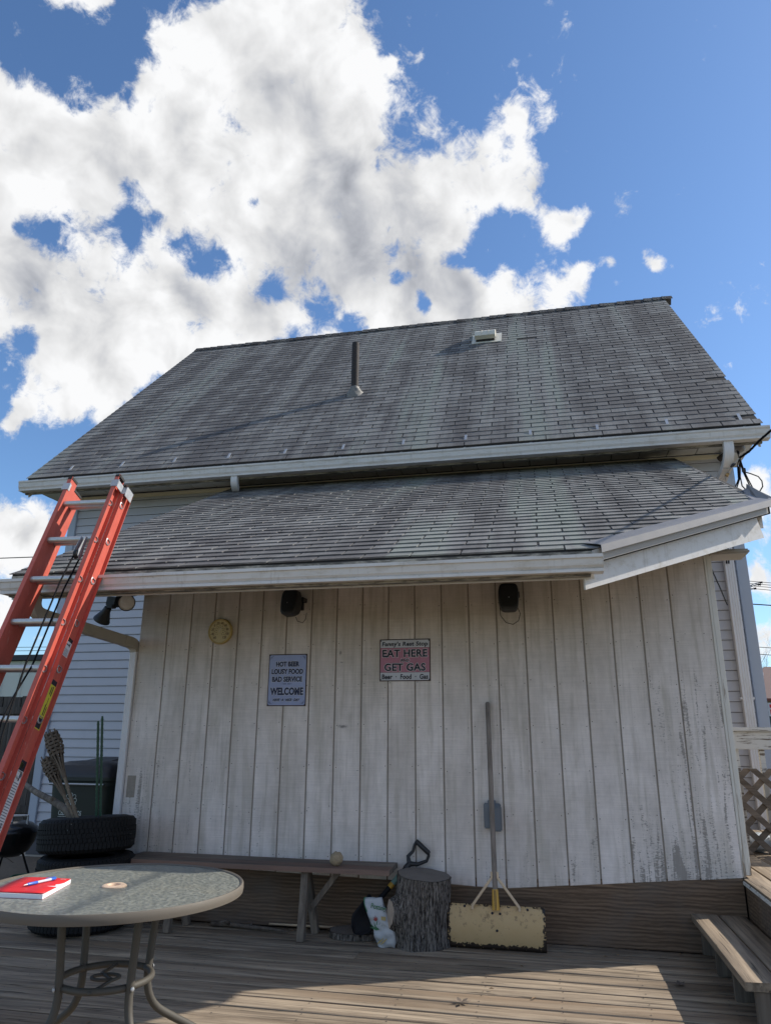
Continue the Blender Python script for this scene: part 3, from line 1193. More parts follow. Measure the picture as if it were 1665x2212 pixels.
pth = [(-3.50, 7.56, 4.24), (-3.50, 7.56, 4.2)] + arc((-3.50, 7.56, 4.19), (-3.50, 7.55, 4.10), (-3.52, 7.66, 4.075), 6)
ribbed(pth, .078, .058, (1, 0, 0)).build('downspout', 'downspout_white', house, smooth=True)

# plumbing vent pipe with its boot
vp = Vector((-2.467, 9.14, 5.954))
pipe = MB()
pipe.lathe([(.0, -.08), (.054, -.08), (.054, .80), (.050, .828), (.044, .828), (.044, .70), (0, .70)], 20, vp)
pipe = pipe.build('vent_pipe', 'pipe_iron', house, smooth=True)
mb = MB()


def boot(u, v):
    a = 2 * pi * u
    r = .125 - .075 * v + .012 * sin(5 * a + 9 * v) * (1 - v) + .006 * sin(23 * v)
    p = Vector((r * cos(a), r * sin(a) * (1 - .2 * (1 - v)), .02 + .12 * v))
    slope = 1.02 * p.y * (1 - v) ** 1.2
    return vp + Vector((p.x, p.y, p.z + slope - .02))


mb.surf(28, 8, boot)
mb.build('pipe_boot', 'lead_boot', pipe, smooth='all')
# square roof vent
rot = Matrix((Vector((1, 0, 0)), sv, sn)).transposed()
vc = Vector((-.66, EY + .0, EZ)) + sv * ((7.40 - EZ) / sv.z)


def rl(x, y, z_):
    return vc + Vector((x, 0, 0)) + sv * y + sn * z_


mb = MB()
pr = [(-.02, .055), (-.035, .125), (.06, .165), (.34, .10), (.40, .02), (.02, .05)]
mb.prism([rl(-.165, a, b) for a, b in pr], (.33, 0, 0))
for q in (-.055, .055):
    mb.prism([rl(q - .006, a, b + .006) for a, b in pr[1:4]] + [rl(q - .006, .2, .12)], (.012, 0, 0))
vent = mb.build('roof_vent', 'vent_almond', house, bev=.004)
mb = MB()
mb.box(rl(.02, .16, .012), (.48, .5, .006), rot)
mb.build('vent_flange', 'vent_almond', vent)
mb = MB()
mb.box(rl(0, .13, .03), (.30, .28, .05), rot)
mb.build('vent_throat', 'black_plastic', vent)

# ------------------------------------------------------------------ lean-to
LY, LZ, LS = 4.20, 2.30, .501
lean = thing('lean_to', 'white grooved-board lean-to with a low shingle roof and one clipped corner', 'house extension', (-1.0, 6.7, 0))
FX0, FX1, FY = -3.178, 1.122, 5.30


def bottom(x):
    if x < -.344:
        return .365 + (x + 3.18) / (-.344 + 3.18) * (.305 - .365)
    return .305 + (x + .344) / (1.122 + .344) * (.428 - .305)


mb = MB()
mb.prism([(FX0, FY + .005, bottom(FX0) + .01), (-.344, FY + .005, bottom(-.344) + .01), (FX1, FY + .005, bottom(FX1) + .01), (FX1, FY + .005, 2.62), (FX0, FY + .005, 2.62)], (0, .06, 0))
for x in (FX0, FX1 - .06):
    mb.prism([(x, FY + .07, -.1), (x, WY - .03, -.1), (x, WY - .03, LZ + LS * (WY - LY) - .2), (x, FY + .07, LZ + LS * (FY - LY) - .2)], (.06, 0, 0))
lwall = mb.build('wall', 'groove_wood', lean)
edges = [FX0]
g0 = 5.3 / 5.2 * .069
gx = [g0 - k * .2006 for k in range(-5, 17)]
gx = sorted(x for x in gx if FX0 + .05 < x < FX1 - .05)
bx = [FX0] + gx + [FX1]
for a, b in zip(bx[:-1], bx[1:]):
    ga = .0048 + abs(jit(.0008)) if a > FX0 else 0
    gb = .0048 + abs(jit(.0008)) if b < FX1 else 0
    mb = MB()
    x0, x1 = a + ga, b - gb
    q = [(x0, bottom(x0) + jit(.002)), (x1, bottom(x1) + jit(.002)), (x1, 2.62), (x0, 2.62)]
    c_ = .0025
    ring = [(x, FY + .0048, z_) for x, z_ in q]
    ring2 = [(x, FY + c_, z_) for x, z_ in q]
    fr = [(q[0][0] + c_, FY, q[0][1] + c_), (q[1][0] - c_, FY, q[1][1] + c_), (q[2][0] - c_, FY, q[2][1]), (q[3][0] + c_, FY, q[3][1])]
    mb.add(ring + ring2 + fr, [(8, 9, 10, 11)] + [(i, (i + 1) % 4, 4 + (i + 1) % 4, 4 + i) for i in range(4)] + [(4 + i, 4 + (i + 1) % 4, 8 + (i + 1) % 4, 8 + i) for i in range(4)] + [(3, 2, 1, 0)])
    mb.build('wall_board', 'painted_siding', lwall)
mb = MB()
for x in gx + [FX0 + .03, FX1 - .03]:
    for k in range(8):
        for dx in (-.02, .02):
            c_ = Vector((x + dx + jit(.004), FY - .0008, .46 + k * .29 + jit(.03)))
            if c_.z > bottom(c_.x) + .03:
                mb.add([c_ + Vector((.0034 * cos(q), 0, .0034 * sin(q))) for q in (0, 1.05, 2.09, 3.14, 4.19, 5.24)], [(0, 1, 2, 3, 4, 5)])
tag(mb.build('nail_heads', 'sign_edge', lwall), kind='stuff')
# bare patch at the lower left, where something was taken down
MB().span((-3.155, FY - .0012, .80), (-3.085, FY - .0002, .955)).build('bare_patch', 'groove_wood', lwall)
# corner trim on the right
mb = MB()
mb.span((FX1 + .001, FY - .004, .43), (FX1 + .017, FY + .09, 2.60))
mb.build('corner_trim', 'trim_white', lean, bev=.003)
mb = MB()
mb.span((FX1 + .019, FY + .012, .44), (FX1 + .055, FY + .10, 2.60))
mb.build('corner_trim', 'trim_white', lean, bev=.004)
# skirting boards
mb = MB()
mb.span((FX0 - .02, FY + .004, .0), (-.98, FY + .03, .42))
sk = mb.build('skirt_board', 'skirt_wood', lean, bev=.003)
mb = MB()
zb = [(-.975, .42), (1.10, .425)]
mb.prism([(-.975, FY + .0035, .0), (1.12, FY + .0035, .0), (1.12, FY + .0035, .424), (-.344, FY + .0035, .36), (-.975, FY + .0035, .36)], (0, .025, 0))
mb.build('skirt_board', 'skirt_wood', lean)
# roof
outline = [(-3.53, 4.20), (.305, 4.20), (1.60, 5.30), (1.535, 8.08), (-3.765, 8.08)]
mb = MB()
mb.prism([(x, y, LZ + LS * (y - LY)) for x, y in outline], (0, 0, -.09))
lroof = mb.build('roof', 'roof_felt', lean)
ORG[lroof] = ORG[lean]
lv = Vector((0, 1, LS)).normalized()
ln_ = Vector((0, -lv.z, lv.y))
k = sqrt(1 + LS * LS)
poly = [(x, (y - LY) * k) for x, y in [(-3.545, 4.18), (.318, 4.18), (1.548, 5.233), (1.546, 8.075), (-3.78, 8.075)]]
lay_shingles(lean, lroof, (0, LY, LZ), lv, poly, kinds=SH_LOW)
# front fascia and gutter
MB().span((-3.52, 4.215, 2.128), (.30, 4.235, 2.27)).build('fascia', 'gutter_white', lean)
MB().span((-3.525, 4.196, 2.235), (.302, 4.212, 2.285)).build('drip_edge', 'gutter_dirt', lean)
g2 = gutter(lean, -3.525, .345, 4.085, 2.240, .112, .093)
MB().span((-3.50, 4.16, 2.134), (.28, 4.21, 2.146)).build('gutter_backing', 'gutter_dirt', g2)
# clipped corner: fascia board, shadow board and metal flashing
a = Vector((.31, 4.19, 0))
b = Vector((1.60, 5.29, 0))
dd = (b - a).normalized()
nrm = Vector((dd.y, -dd.x, 0))


def on_roof(p, up=0.0):
    return Vector((p.x, p.y, LZ + LS * (p.y - LY) + up))


def slab(p, q, top, bot, off, thick, mat, name, end_cut=0.0):
    p1, q1 = p + nrm * off, q + nrm * off
    A = on_roof(p, top)
    B = on_roof(q, top)
    poly_ = [Vector((p1.x, p1.y, A.z)), Vector((q1.x, q1.y, B.z)), Vector((q1.x + dd.x * end_cut, q1.y + dd.y * end_cut, B.z - (top - bot))), Vector((p1.x, p1.y, A.z - (top - bot)))]
    mb_ = MB()
    mb_.prism(poly_, nrm * thick)
    return mb_.build(name, mat, lean)


slab(a - dd * .02, b - dd * .05, -.006, -.078, .002, .012, 'trim_grey', 'shadow_board')
cf = slab(a - dd * .03, b - dd * .085, -.066, -.222, -.074, .014, 'gutter_white', 'corner_fascia', .06)
mb = MB()
pa, pb = a + dd * .02, b + dd * .02
ed = []
for p in (pa, pb):
    for off, up in ((-.10, .016), (.016, .022), (.038, .012), (.040, -.034), (.036, -.034)):
        q = p + nrm * off
        ed.append(Vector((q.x, q.y, on_roof(p).z + LS * (nrm.y * off if off < 0 else 0) + up)))
mb.add(ed, [(i, i + 1, i + 6, i + 5) for i in range(4)])
fl = mb.build('roof_flashing', 'flashing_grey', lean)
sm = fl.modifiers.new('thick', 'SOLIDIFY')
sm.thickness = .003
# upturned end of the flashing at the far corner
mb = MB()
mb.prism([(1.49, 5.20, 2.82), (1.655, 5.31, 2.79), (1.66, 5.33, 2.87), (1.63, 5.78, 3.12), (1.56, 5.80, 3.09), (1.50, 5.40, 2.90)], (.0, .0, .006))
mb.prism([(1.600, 5.80, 3.09), (1.535, 5.24, 2.81), (1.60, 5.28, 2.88), (1.612, 5.80, 3.155)], (.004, 0, 0))
mb.build('flashing_end', 'flashing_grey', fl)
# rake fascia on the right, its lower block, left rake
mb = MB()
mb.prism([(1.53, 5.33, on_roof(Vector((0, 5.33, 0))).z - .02), (1.53, 8.0, on_roof(Vector((0, 8.0, 0))).z - .02), (1.53, 8.0, on_roof(Vector((0, 8.0, 0))).z - .2), (1.53, 5.33, on_roof(Vector((0, 5.33, 0))).z - .2)], (.02, 0, 0))
mb.build('rake_board', 'gutter_white', lean)
mb = MB()
mb.prism([(-3.55, 4.22, on_roof(Vector((0, 4.22, 0))).z - .02), (-3.755, 8.0, on_roof(Vector((0, 8.0, 0))).z - .02), (-3.755, 8.0, on_roof(Vector((0, 8.0, 0))).z - .17), (-3.55, 4.22, on_roof(Vector((0, 4.22, 0))).z - .13)], (.02, 0, 0))
mb.build('rake_board', 'gutter_white', lean)
mb = MB()
mb.span((1.16, 5.27, 2.482), (1.425, 5.50, 2.515))
mb.build('soffit_block', 'trim_grey', lean, bev=.01)
# short lookout board left of the wall, it carries the flood light
mb = MB()
mb.span((-3.55, 5.20, 2.352), (FX0 - .002, 5.29, 2.385))
mb.build('lookout_board', 'soffit_white', lean, bev=.003)
# lean-to downspout: drops from the gutter, runs back to the wall corner and down
pth = [(-3.28, 4.14, 2.14), (-3.28, 4.14, 2.115)] + arc((-3.28, 4.14, 2.11), (-3.285, 4.14, 2.015), (-3.275, 4.25, 2.015), 7)
d1 = ribbed(pth, .056, .076, (1, 0, 0)).build('downspout', 'downspout_tan', lean, smooth=True)
ribbed([(-3.275, 4.24, 2.015), (-3.242, 5.20, 1.962)], .054, .074, (1, 0, 0)).build('downspout_pipe', 'downspout_tan', d1)
ribbed([(-3.243, 5.17, 1.964)] + arc((-3.240, 5.22, 1.960), (-3.212, 5.31, 1.955), (-3.208, 5.312, 1.885), 8), .058, .078, (1, 0, 0)).build('downspout_elbow', 'downspout_tan', d1, smooth=True)
ribbed([(-3.208, 5.312, 1.90), (-3.208, 5.312, 0.02)], .054, .072, (1, 0, 0)).build('downspout_pipe', 'downspout_white', d1)

# ------------------------------------------------------------------ deck
deck = tag(MB().span((-7.6, -2.6, -.115), (3.2, 5.34, -.06)).build('deck', 'fence_wood', loc=(0, 0, -.12)), kind='structure')
ORG[deck] = Vector((0, 0, -.12))


def plank(x0, x1, yc, w, ztop, t=.028, axis='X', warp=.003, r=.005):
    """board with rounded edges and a little twist, running along X or Y"""
    mb = MB()
    n = 7
    prof = [(-w / 2, -t), (-w / 2, -r), (-w / 2 + r * .3, -r * .3), (-w / 2 + r, 0), (-w / 6, .0008), (w / 6, .0008), (w / 2 - r, 0), (w / 2 - r * .3, -r * .3), (w / 2, -r), (w / 2, -t)]
    p1, p2 = random.uniform(0, 9), random.uniform(0, 9)
    vs, fs = [], []
    for i in range(n + 1):
        x = x0 + (x1 - x0) * i / n
        dz = warp * sin(p1 + x * 1.9) + warp * .6 * sin(p2 + x * 4.1)
        dy = warp * .7 * sin(p2 + x * 1.3)
        tw = .012 * sin(p1 * 2 + x)
        for a, b in prof:
            q = (x, yc + a + dy, ztop + b + dz + a * tw)
            vs.append(q if axis == 'X' else (q[1], q[0], q[2]))
    m = len(prof)
    for i in range(n):
        for j in range(m):
            j2 = (j + 1) % m
            fs.append((i * m + j, i * m + j2, (i + 1) * m + j2, (i + 1) * m + j))
    fs += [tuple(range(m)), tuple(n * m + j for j in range(m))]
    return mb.add(vs, fs)


y = 5.225
k = 0
while y > -2.4:
    w = .1335 + jit(.003)
    cut = random.choice([None, None, -3.9, -1.2, -5.2]) if k > 2 else None
    spans = [(-7.5, 3.1)] if cut is None else [(-7.5, cut - .003), (cut + .003, 3.1)]
    for a, b in spans:
        plank(a, b, y, w, jit(.0022), r=.007, warp=.0026).build('deck_board', 'deck_wood', deck, smooth=True)
    y -= .1482
    k += 1

mb = MB()
y = 5.225
while y > 0.4:
    for k in range(28):
        x = -7.3 + .405 * k
        for dy in (-.042, .042):
            c_ = Vector((x + jit(.012), y + dy + jit(.006), .0034))
            mb.add([c_ + Vector((.0042 * cos(q), .0042 * sin(q), 0)) for q in (0, 1.05, 2.09, 3.14, 4.19, 5.24)], [(0, 1, 2, 3, 4, 5)])
    y -= .1482
tag(mb.build('screw_heads', 'print_black', deck), kind='stuff')

# ------------------------------------------------------------------ landing, its fascia, step
land = tag(MB().span((1.15, 3.6, -.12), (3.9, 7.9, .36)).build('landing', 'fence_wood', loc=(2.4, 5.8, -.12)), kind='structure')
x = 1.195
while x < 3.9:
    plank(3.58, 7.92, x, .143, .428 + jit(.002), axis='Y', warp=.0022).build('landing_board', 'tread_wood', land, smooth=True)
    x += .150
mb = MB()
mb.prism([(1.128, 5.297, .0), (1.128, 3.58, .0), (1.128, 3.58, .385), (1.128, 5.297, .398)], (.02, 0, 0))
mb.build('fascia_board', 'skirt_wood', land)
mb = MB()
mb.bar((1.121, 5.295, .402), (1.121, 3.6, .392), .012, .022)
mb.build('edge_strip', 'peeling_white', land, bev=.003)

step = thing('wooden_step', 'low weathered wooden step of two wide boards below the landing', 'step', (.96, 4.65, 0))
for xc in (.868, 1.032):
    plank(3.975, 5.295, xc, .153, .216, t=.036, axis='Y', warp=.0015, r=.006).build('tread_board', 'tread_wood', step, smooth=True)
for yy in (5.27, 4.87, 4.46):
    MB().span((.835, yy - .02, .001), (1.118, yy + .02, .178)).build('support_block', 'post_wood', step, bev=.003)
MB().span((.835, 3.985, .001), (1.118, 4.024, .178)).build('end_board', 'post_wood', step, bev=.003)

# railing on the landing and lattice before it
rail = thing('railing', 'white railing with flaking paint on the landing behind the lattice', 'railing', (2.4, 6.33, .43))
mb = MB()
mb.span((1.20, 6.30, 1.172), (3.6, 6.335, 1.305))
mb.build('top_rail', 'peeling_white', rail, bev=.004)
MB().span((1.20, 6.27, 1.306), (3.6, 6.40, 1.335)).build('cap_rail', 'peeling_white', rail, bev=.004)
src = None
for i, x in enumerate((1.405, 1.59, 1.775, 1.96, 2.145, 2.33, 2.515, 2.7, 2.885, 3.07)):
    if src is None:
        src = MB().span((x - .019, 6.338, .432), (x + .019, 6.376, 1.302)).build('baluster', 'peeling_white', rail, bev=.003)
        x00 = x
    else:
        o = src.copy()
        C.objects.link(o)
        o.parent = rail
        o.location = (x - x00, 0, 0)
lat = thing('lattice_panel', 'brown diagonal wooden lattice panel leaning on white railing', 'lattice', (2.1, 6.27, .43))
x0, x1, z0, z1 = 1.345, 2.90, .436, 1.035
for sgn in (1, -1):
    c0 = x0 - (z1 - z0)
    q = -0.06
    while c0 + q < x1 + (z1 - z0):
        # slat centre line: x = xs + sgn*(z - z0); clip to the panel
        xs = (c0 + q) if sgn == 1 else (c0 + q) + 0.02
        pts = []
        lo, hi = z0, z1
        if sgn == 1:
            lo = max(lo, z0 + x0 - xs)
            hi = min(hi, z0 + x1 - xs)
        else:
            lo = max(lo, z0 + xs - x1)
            hi = min(hi, z0 + xs - x0)
        if hi - lo > .03:
            w = .021 * 1.414
            yy = 6.262 if sgn == 1 else 6.25
            xa, xb = xs + sgn * (lo - z0), xs + sgn * (hi - z0)
            cl = clip_poly([(xa - w - .05 * sgn, lo - .05), (xa + w - .05 * sgn, lo - .05), (xb + w + .05 * sgn, hi + .05), (xb - w + .05 * sgn, hi + .05)], [(x0, z0), (x1, z0), (x1, z1), (x0, z1)])
            if len(cl) > 2:
                MB().prism([(a, yy, b) for a, b in cl], (0, .010, 0)).build('slat', 'lattice_wood', lat)
        q += .172
# clear film heap at the foot of the lattice
mb = MB()


def film(u, v):
    a, b = 2 * pi * u, pi * (v - .5) * .98
    r = 1 + .28 * mnoise.noise(Vector((3 * cos(a), 3 * sin(a), 4 * b)))
    return Vector((1.50 + .13 * r * cos(a) * cos(b), 6.42 + .07 * r * sin(a) * cos(b), .50 + .065 * r * sin(b)))


mb.surf(22, 12, film)
tag(mb.build('plastic_bag', 'clear_film', loc=(1.50, 6.42, .43), smooth='all'), 'crumpled clear plastic bag on the landing behind the lattice foot', 'plastic bag')

# ------------------------------------------------------------------ things on the white wall
wy = FY - .001


def sign(name, label, cx, cz, w, h, mat):
    t = thing(name, label, 'sign', (cx, wy, cz))
    MB().span((cx - w / 2, wy - .004, cz - h / 2), (cx + w / 2, wy, cz + h / 2)).build('plate', 'sign_edge', t, bev=.001)
    return t


cx, cz, w, h = -1.910, 1.655, .305, .383
s1 = sign('sign', 'lilac metal sign reading HOT BEER LOUSY FOOD BAD SERVICE WELCOME', cx, cz, w, h, 'sign_blue')
yf = wy - .0052
MB().span((cx - w / 2 + .007, yf, cz - h / 2 + .007), (cx + w / 2 - .007, wy - .004, cz + h / 2 - .007)).build('face', 'sign_blue', s1)
for body, dz, wd, ht, sh in (('HOT BEER', .117, .188, .040, 0), ('LOUSY FOOD', .062, .252, .041, 0), ('BAD SERVICE', .005, .240, .041, 0), ('WELCOME', -.084, .262, .058, 0), ('HAVE · A · NICE · DAY', -.146, .214, .022, .2)):
    text(s1, body, (cx, yf - .0006, cz + dz), .05, 'print_white', off=.0044, shear=sh, spacing=1.04, extrude=.0002, width=wd + .004, height=ht + .004)
    text(s1, body, (cx, yf - .0012, cz + dz), .05, 'print_navy', off=.0029, shear=sh, spacing=1.04, extrude=.0002, width=wd, height=ht)
mb = MB()
mb.add([(cx - .045, yf - .001, cz - .030), (cx - .006, yf - .001, cz - .033), (cx - .006, yf - .001, cz - .027)], [(0, 1, 2)])
mb.add([(cx + .045, yf - .001, cz - .030), (cx + .006, yf - .001, cz - .033), (cx + .006, yf - .001, cz - .027)], [(0, 1, 2)])
for sx_ in (-1, 1):
    for sz_ in (-1, 1):
        ox, oz = cx + sx_ * (w / 2 - .016), cz + sz_ * (h / 2 - .016)
        for a in (0, 25, 50, 75, 90):
            c_, s_ = cos(radians(a)), sin(radians(a))
            L = .026 if a in (0, 90) else .018
            mb.bar((ox - sx_ * .006 * c_, yf - .0009, oz - sz_ * .006 * s_), (ox - sx_ * L * c_, yf - .0009, oz - sz_ * L * s_), .0016, .0006, (0, 1, 0))
mb.build('ornament', 'print_navy', s1)
mb = MB()
for sx_ in (-1, 1):
    for sz_ in (-1, 1):
        mb.lathe([(0, 0), (.0045, 0), (.003, .003), (0, .0035)], 8, (cx + sx_ * (w / 2 - .009), yf, cz + sz_ * (h / 2 - .009)), Matrix.Rotation(pi / 2, 3, 'X'))
mb.build('nail_heads', 'print_black', s1)

cx, cz, w, h = -1.007, 1.790, .379, .305
s2 = sign('sign', 'pink and white metal sign reading EAT HERE AND GET GAS', cx, cz, w, h, 'sign_pink')
MB().span((cx - w / 2 + .007, yf, cz + .090), (cx + w / 2 - .007, wy - .004, cz + h / 2 - .007)).build('top_band', 'sign_white', s2)
MB().span((cx - w / 2 + .007, yf, cz - .088), (cx + w / 2 - .007, wy - .004, cz + .088)).build('middle_band', 'sign_pink', s2)
MB().span((cx - w / 2 + .007, yf, cz - h / 2 + .007), (cx + w / 2 - .007, wy - .004, cz - .090)).build('bottom_band', 'sign_white', s2)
for body, dz, wd, ht, col, sh in (("Fanny's Rest Stop", .113, .342, .042, None, .10), ('EAT HERE', .049, .336, .056, 1, 0), ('AND', -.002, .068, .024, 1, 0), ('GET GAS', -.052, .306, .056, 1, 0), ('Beer  ·  Food  ·  Gas', -.120, .342, .036, None, .06)):
    if col:
        text(s2, body, (cx, yf - .0006, cz + dz), .07, 'print_white', off=.0042, extrude=.0002, spacing=1.05, width=wd + .005, height=ht + .005)
    text(s2, body, (cx, yf - .0012, cz + dz), .07, 'print_black', off=.0022, shear=sh, extrude=.0002, spacing=1.05, width=wd, height=ht)
mb = MB()
for sx_ in (-1, 1):
    for sz_ in (-1, 1):
        mb.lathe([(0, 0), (.0045, 0), (.003, .003), (0, .0035)], 8, (cx + sx_ * (w / 2 - .010), yf, cz + sz_ * (h / 2 - .012)), Matrix.Rotation(pi / 2, 3, 'X'))
mb.build('nail_heads', 'print_black', s2)

# thermometer
tc = Vector((-2.475, 0, 2.03))
th = thing('thermometer', 'round yellowed dial thermometer high on the white wall', 'thermometer', (tc.x, wy, tc.z))
RX90 = Matrix.Rotation(pi / 2, 3, 'X')
MB().lathe([(0, 0), (.098, 0), (.101, .010), (.098, .030), (.094, .034), (.088, .034), (.086, .029)], 36, (tc.x, wy, tc.z), RX90).build('case', 'thermo_yellow', th, smooth=True)
dial = MB().lathe([(0, .0275), (.0885, .0275), (.0885, .026), (0, .026)], 36, (tc.x, wy, tc.z), RX90).build('dial', 'thermo_face', th)
yd = wy - .0283
nums = ['-60', '-40', '-20', '0', '20', '40', '60', '80', '100', '120']
for i, s_ in enumerate(nums):
    a = radians(-90 - 40 - 31.1 * i)
    text(th, s_, (tc.x + .064 * cos(a), yd, tc.z + .064 * sin(a)), .026, 'print_brown', off=.0006, extrude=.0002, sx=.85)
mb = MB()
for i in range(9):
    a = radians(-90 - 40 - 31.1 * (i + .5))
    d_ = Vector((cos(a), 0, sin(a)))
    mb.bar(Vector((tc.x, yd, tc.z)) + d_ * .040, Vector((tc.x, yd, tc.z)) + d_ * .068, .0016, .0005, (0, 1, 0))
for i in range(10):
    a = radians(-90 - 40 - 31.1 * i)
    mb.box((tc.x + .029 * cos(a), yd, tc.z + .029 * sin(a)), (.007, .0005, .005))
mb.build('scale_marks', 'print_brown', th)
mb = MB()
for k in range(30):
    a0, a1 = radians(-45 + 9 * k), radians(-36 + 9 * k)
    mb.bar((tc.x + .040 * cos(a0), yd, tc.z + .040 * sin(a0)), (tc.x + .040 * cos(a1), yd, tc.z + .040 * sin(a1)), .0012, .0005, (0, 1, 0))
mb.build('scale_ring', 'print_brown', th)
mb = MB()
mb.bar((tc.x - .005, yd - .002, tc.z - .008), (tc.x + .012, yd - .002, tc.z + .028), .003, .001, (0, 1, 0))
mb.build('needle', 'vent_almond', th)


# speakers
def speaker(label, cx, cz, yaw, cable):
    t = thing('speaker', label, 'speaker', (cx, 5.17, cz), 'outdoor speakers under the eave')
    rot = Matrix.Rotation(yaw, 3, 'Z') @ Matrix.Rotation(radians(-10), 3, 'X')
    c = Vector((cx, 5.17, cz))

    def P(x, y, z):
        return c + rot @ Vector((x, y, z))
    mb = MB()
    hw, hh = .072, .102
    secs = []
    for y_, s_ in ((-.062, .86), (-.055, .97), (.0, 1.0), (.05, .72)):
        ring = []
        for k in range(32):
            a = 2 * pi * k / 32
            e = 4.2
            x_ = abs(cos(a)) ** (2 / e) * (1 if cos(a) >= 0 else -1)
            z_ = abs(sin(a)) ** (2 / e) * (1 if sin(a) >= 0 else -1)
            ring.append(P(x_ * hw * s_ * (1 - .10 * max(0, -z_)), y_, z_ * hh * s_))
        secs.append(ring)
    vs = [q for r in secs for q in r]
    fs = []
    for i in range(3):
        for k in range(32):
            k2 = (k + 1) % 32
            fs.append((i * 32 + k, i * 32 + k2, (i + 1) * 32 + k2, (i + 1) * 32 + k))
    fs += [tuple(range(32)), tuple(96 + k for k in range(32))]
    mb.add(vs, fs)
    mb.build('cabinet', 'black_plastic', t, smooth=True)
    mb = MB()
    n = 24
    vs = []
    for k in range(n):
        a = 2 * pi * k / n
        x_ = abs(cos(a)) ** .5 * (1 if cos(a) >= 0 else -1)
        z_ = abs(sin(a)) ** .5 * (1 if sin(a) >= 0 else -1)
        vs.append(P(x_ * .054 * (1 - .1 * max(0, -z_)), -.066, z_ * .080))
    mb.add(vs + [P(0, -.070, 0)], [(k, (k + 1) % n, n) for k in range(n)])
    g_ = mb.build('grille', 'black_rubber', t, smooth='all')
    MB().box(P(0, -.0702, -.012), (.008, .002, .008), rot).build('badge', 'galvanised', g_)
    mb = MB()
    mb.span((cx - .02, 5.27, cz - .03), (cx + .05, 5.298, cz + .05))
    mb.bar((cx + .072, 5.19, cz + .04), (cx + .072, 5.28, cz + .04), .012, .03)
    mb.bar((cx + .02, 5.275, cz + .04), (cx + .078, 5.275, cz + .04), .012, .03)
    mb.build('bracket', 'black_plastic', t)
    MB().tube([c + Vector(p) for p in cable], .0022, 6).build('cable', 'cable_black', t, smooth='all')
    return t


speaker('black wall speaker above the lilac sign, turned a little sideways', -1.850, 2.208, radians(-14),
        [(.0, .09, -.085), (.01, .10, -.115), (.05, .11, -.128), (.07, .115, -.10), (.075, .12, -.05)])
speaker('black wall speaker nearer the clipped corner with a long cable loop', -.232, 2.195, radians(6),
        [(-.07, .10, -.03), (-.066, .115, -.10), (-.03, .12, -.15), (.02, .12, -.165), (.06, .115, -.14), (.075, .11, -.09), (.06, .1, -.05)])

# flood light
fl = thing('flood_light', 'black twin flood light with one lens facing the deck', 'flood light', (-3.30, 5.15, 2.34))
mb = MB()
mb.lathe([(0, 0), (.055, 0), (.052, -.018), (.03, -.026), (0, -.026)], 20, (-3.25, 5.22, 2.352))
mb.build('mounting_plate', 'black_plastic', fl, smooth=True)
mb = MB()
mb.box((-3.335, 5.12, 2.262), (.085, .075, .075), Matrix.Rotation(.1, 3, 'Y'))
mb.box((-3.335, 5.10, 2.222), (.06, .06, .03))
mb.tube([(-3.30, 5.18, 2.33), (-3.325, 5.15, 2.295)], .02, 10)
mb.build('sensor_body', 'black_plastic', fl, bev=.006)


def lamp(c, d, name):
    d = Vector(d).normalized()
    m = d.to_track_quat('Z', 'Y').to_matrix()
    h = MB().lathe([(.0, -.115), (.028, -.112), (.034, -.075), (.060, -.012), (.066, .0), (.066, .012), (.060, .012)], 28, c, m).build(name, 'black_plastic', fl, smooth=True)
    MB().lathe([(.061, .004), (.045, .009), (.02, .012), (0, .0125)], 28, c, m).build('lens', 'lamp_lens', h, smooth='all')


lamp(Vector((-3.185, 5.07, 2.243)), (.50, -.84, -.22), 'lamp_head')
lamp(Vector((-3.425, 5.13, 2.125)), (-.55, .25, -.80), 'lamp_head')

# outlet box
ob = thing('outlet_box', 'grey weatherproof outlet box on the white wall behind the broom-like pusher handle', 'outlet box', (-.403, FY, .74))
ob['label'] = 'grey weatherproof outlet box low on the white wall behind a long wooden handle'
MB().span((-.463, 5.262, .668), (-.350, 5.299, .825)).build('box', 'grey_plastic', ob, bev=.006)
MB().span((-.415, 5.225, .655), (-.343, 5.262, .812)).build('cover', 'grey_plastic', ob, bev=.008)
MB().span((-.435, 5.265, .82), (-.385, 5.297, .845)).build('hinge', 'grey_plastic', ob, bev=.003)

# ------------------------------------------------------------------ bench and what is on and by it
bench = thing('bench', 'low weathered plank bench against the skirting of the white wall', 'bench', (-2.0, 5.09, 0))
plank(-2.98, -1.05, 5.045, .150, .436, t=.032, warp=.0015, r=.004).build('seat_board', 'bench_wood', bench, smooth=True)
plank(-2.95, -1.058, 5.205, .150, .435, t=.032, warp=.0015, r=.004).build('seat_board', 'bench_wood', bench, smooth=True)
for xf in (-1.62, -2.55):
    MB().bar((xf, 4.955, .002), (xf - .006, 5.03, .402), .042, .048, (1, 0, 0)).build('leg', 'post_wood', bench, bev=.003)
    MB().bar((xf + .026, 5.19, .002), (xf - .028, 5.13, .402), .042, .048, (1, 0, 0)).build('leg', 'post_wood', bench, bev=.003)
    MB().bar((xf + .035, 5.09, .185), (xf + .21, 5.09, .402), .035, .038, (0, 1, 0)).build('brace', 'post_wood', bench)

mb = MB()


def stone(u, v):
    a, b = 2 * pi * u, pi * (v - .5)
    d = Vector((cos(a) * cos(b), sin(a) * cos(b), sin(b)))
    r = .044 * (1 + .12 * mnoise.noise(d * 2.2) + .10 * mnoise.noise(d * 6))
    return Vector((-1.425, 5.06, .476)) + d * r


mb.surf(26, 16, stone)
tag(mb.build('stone', 'stone_tan', loc=(-1.425, 5.06, .436), smooth='all'), 'rough tan fist-sized stone lying on the plank bench', 'stone')

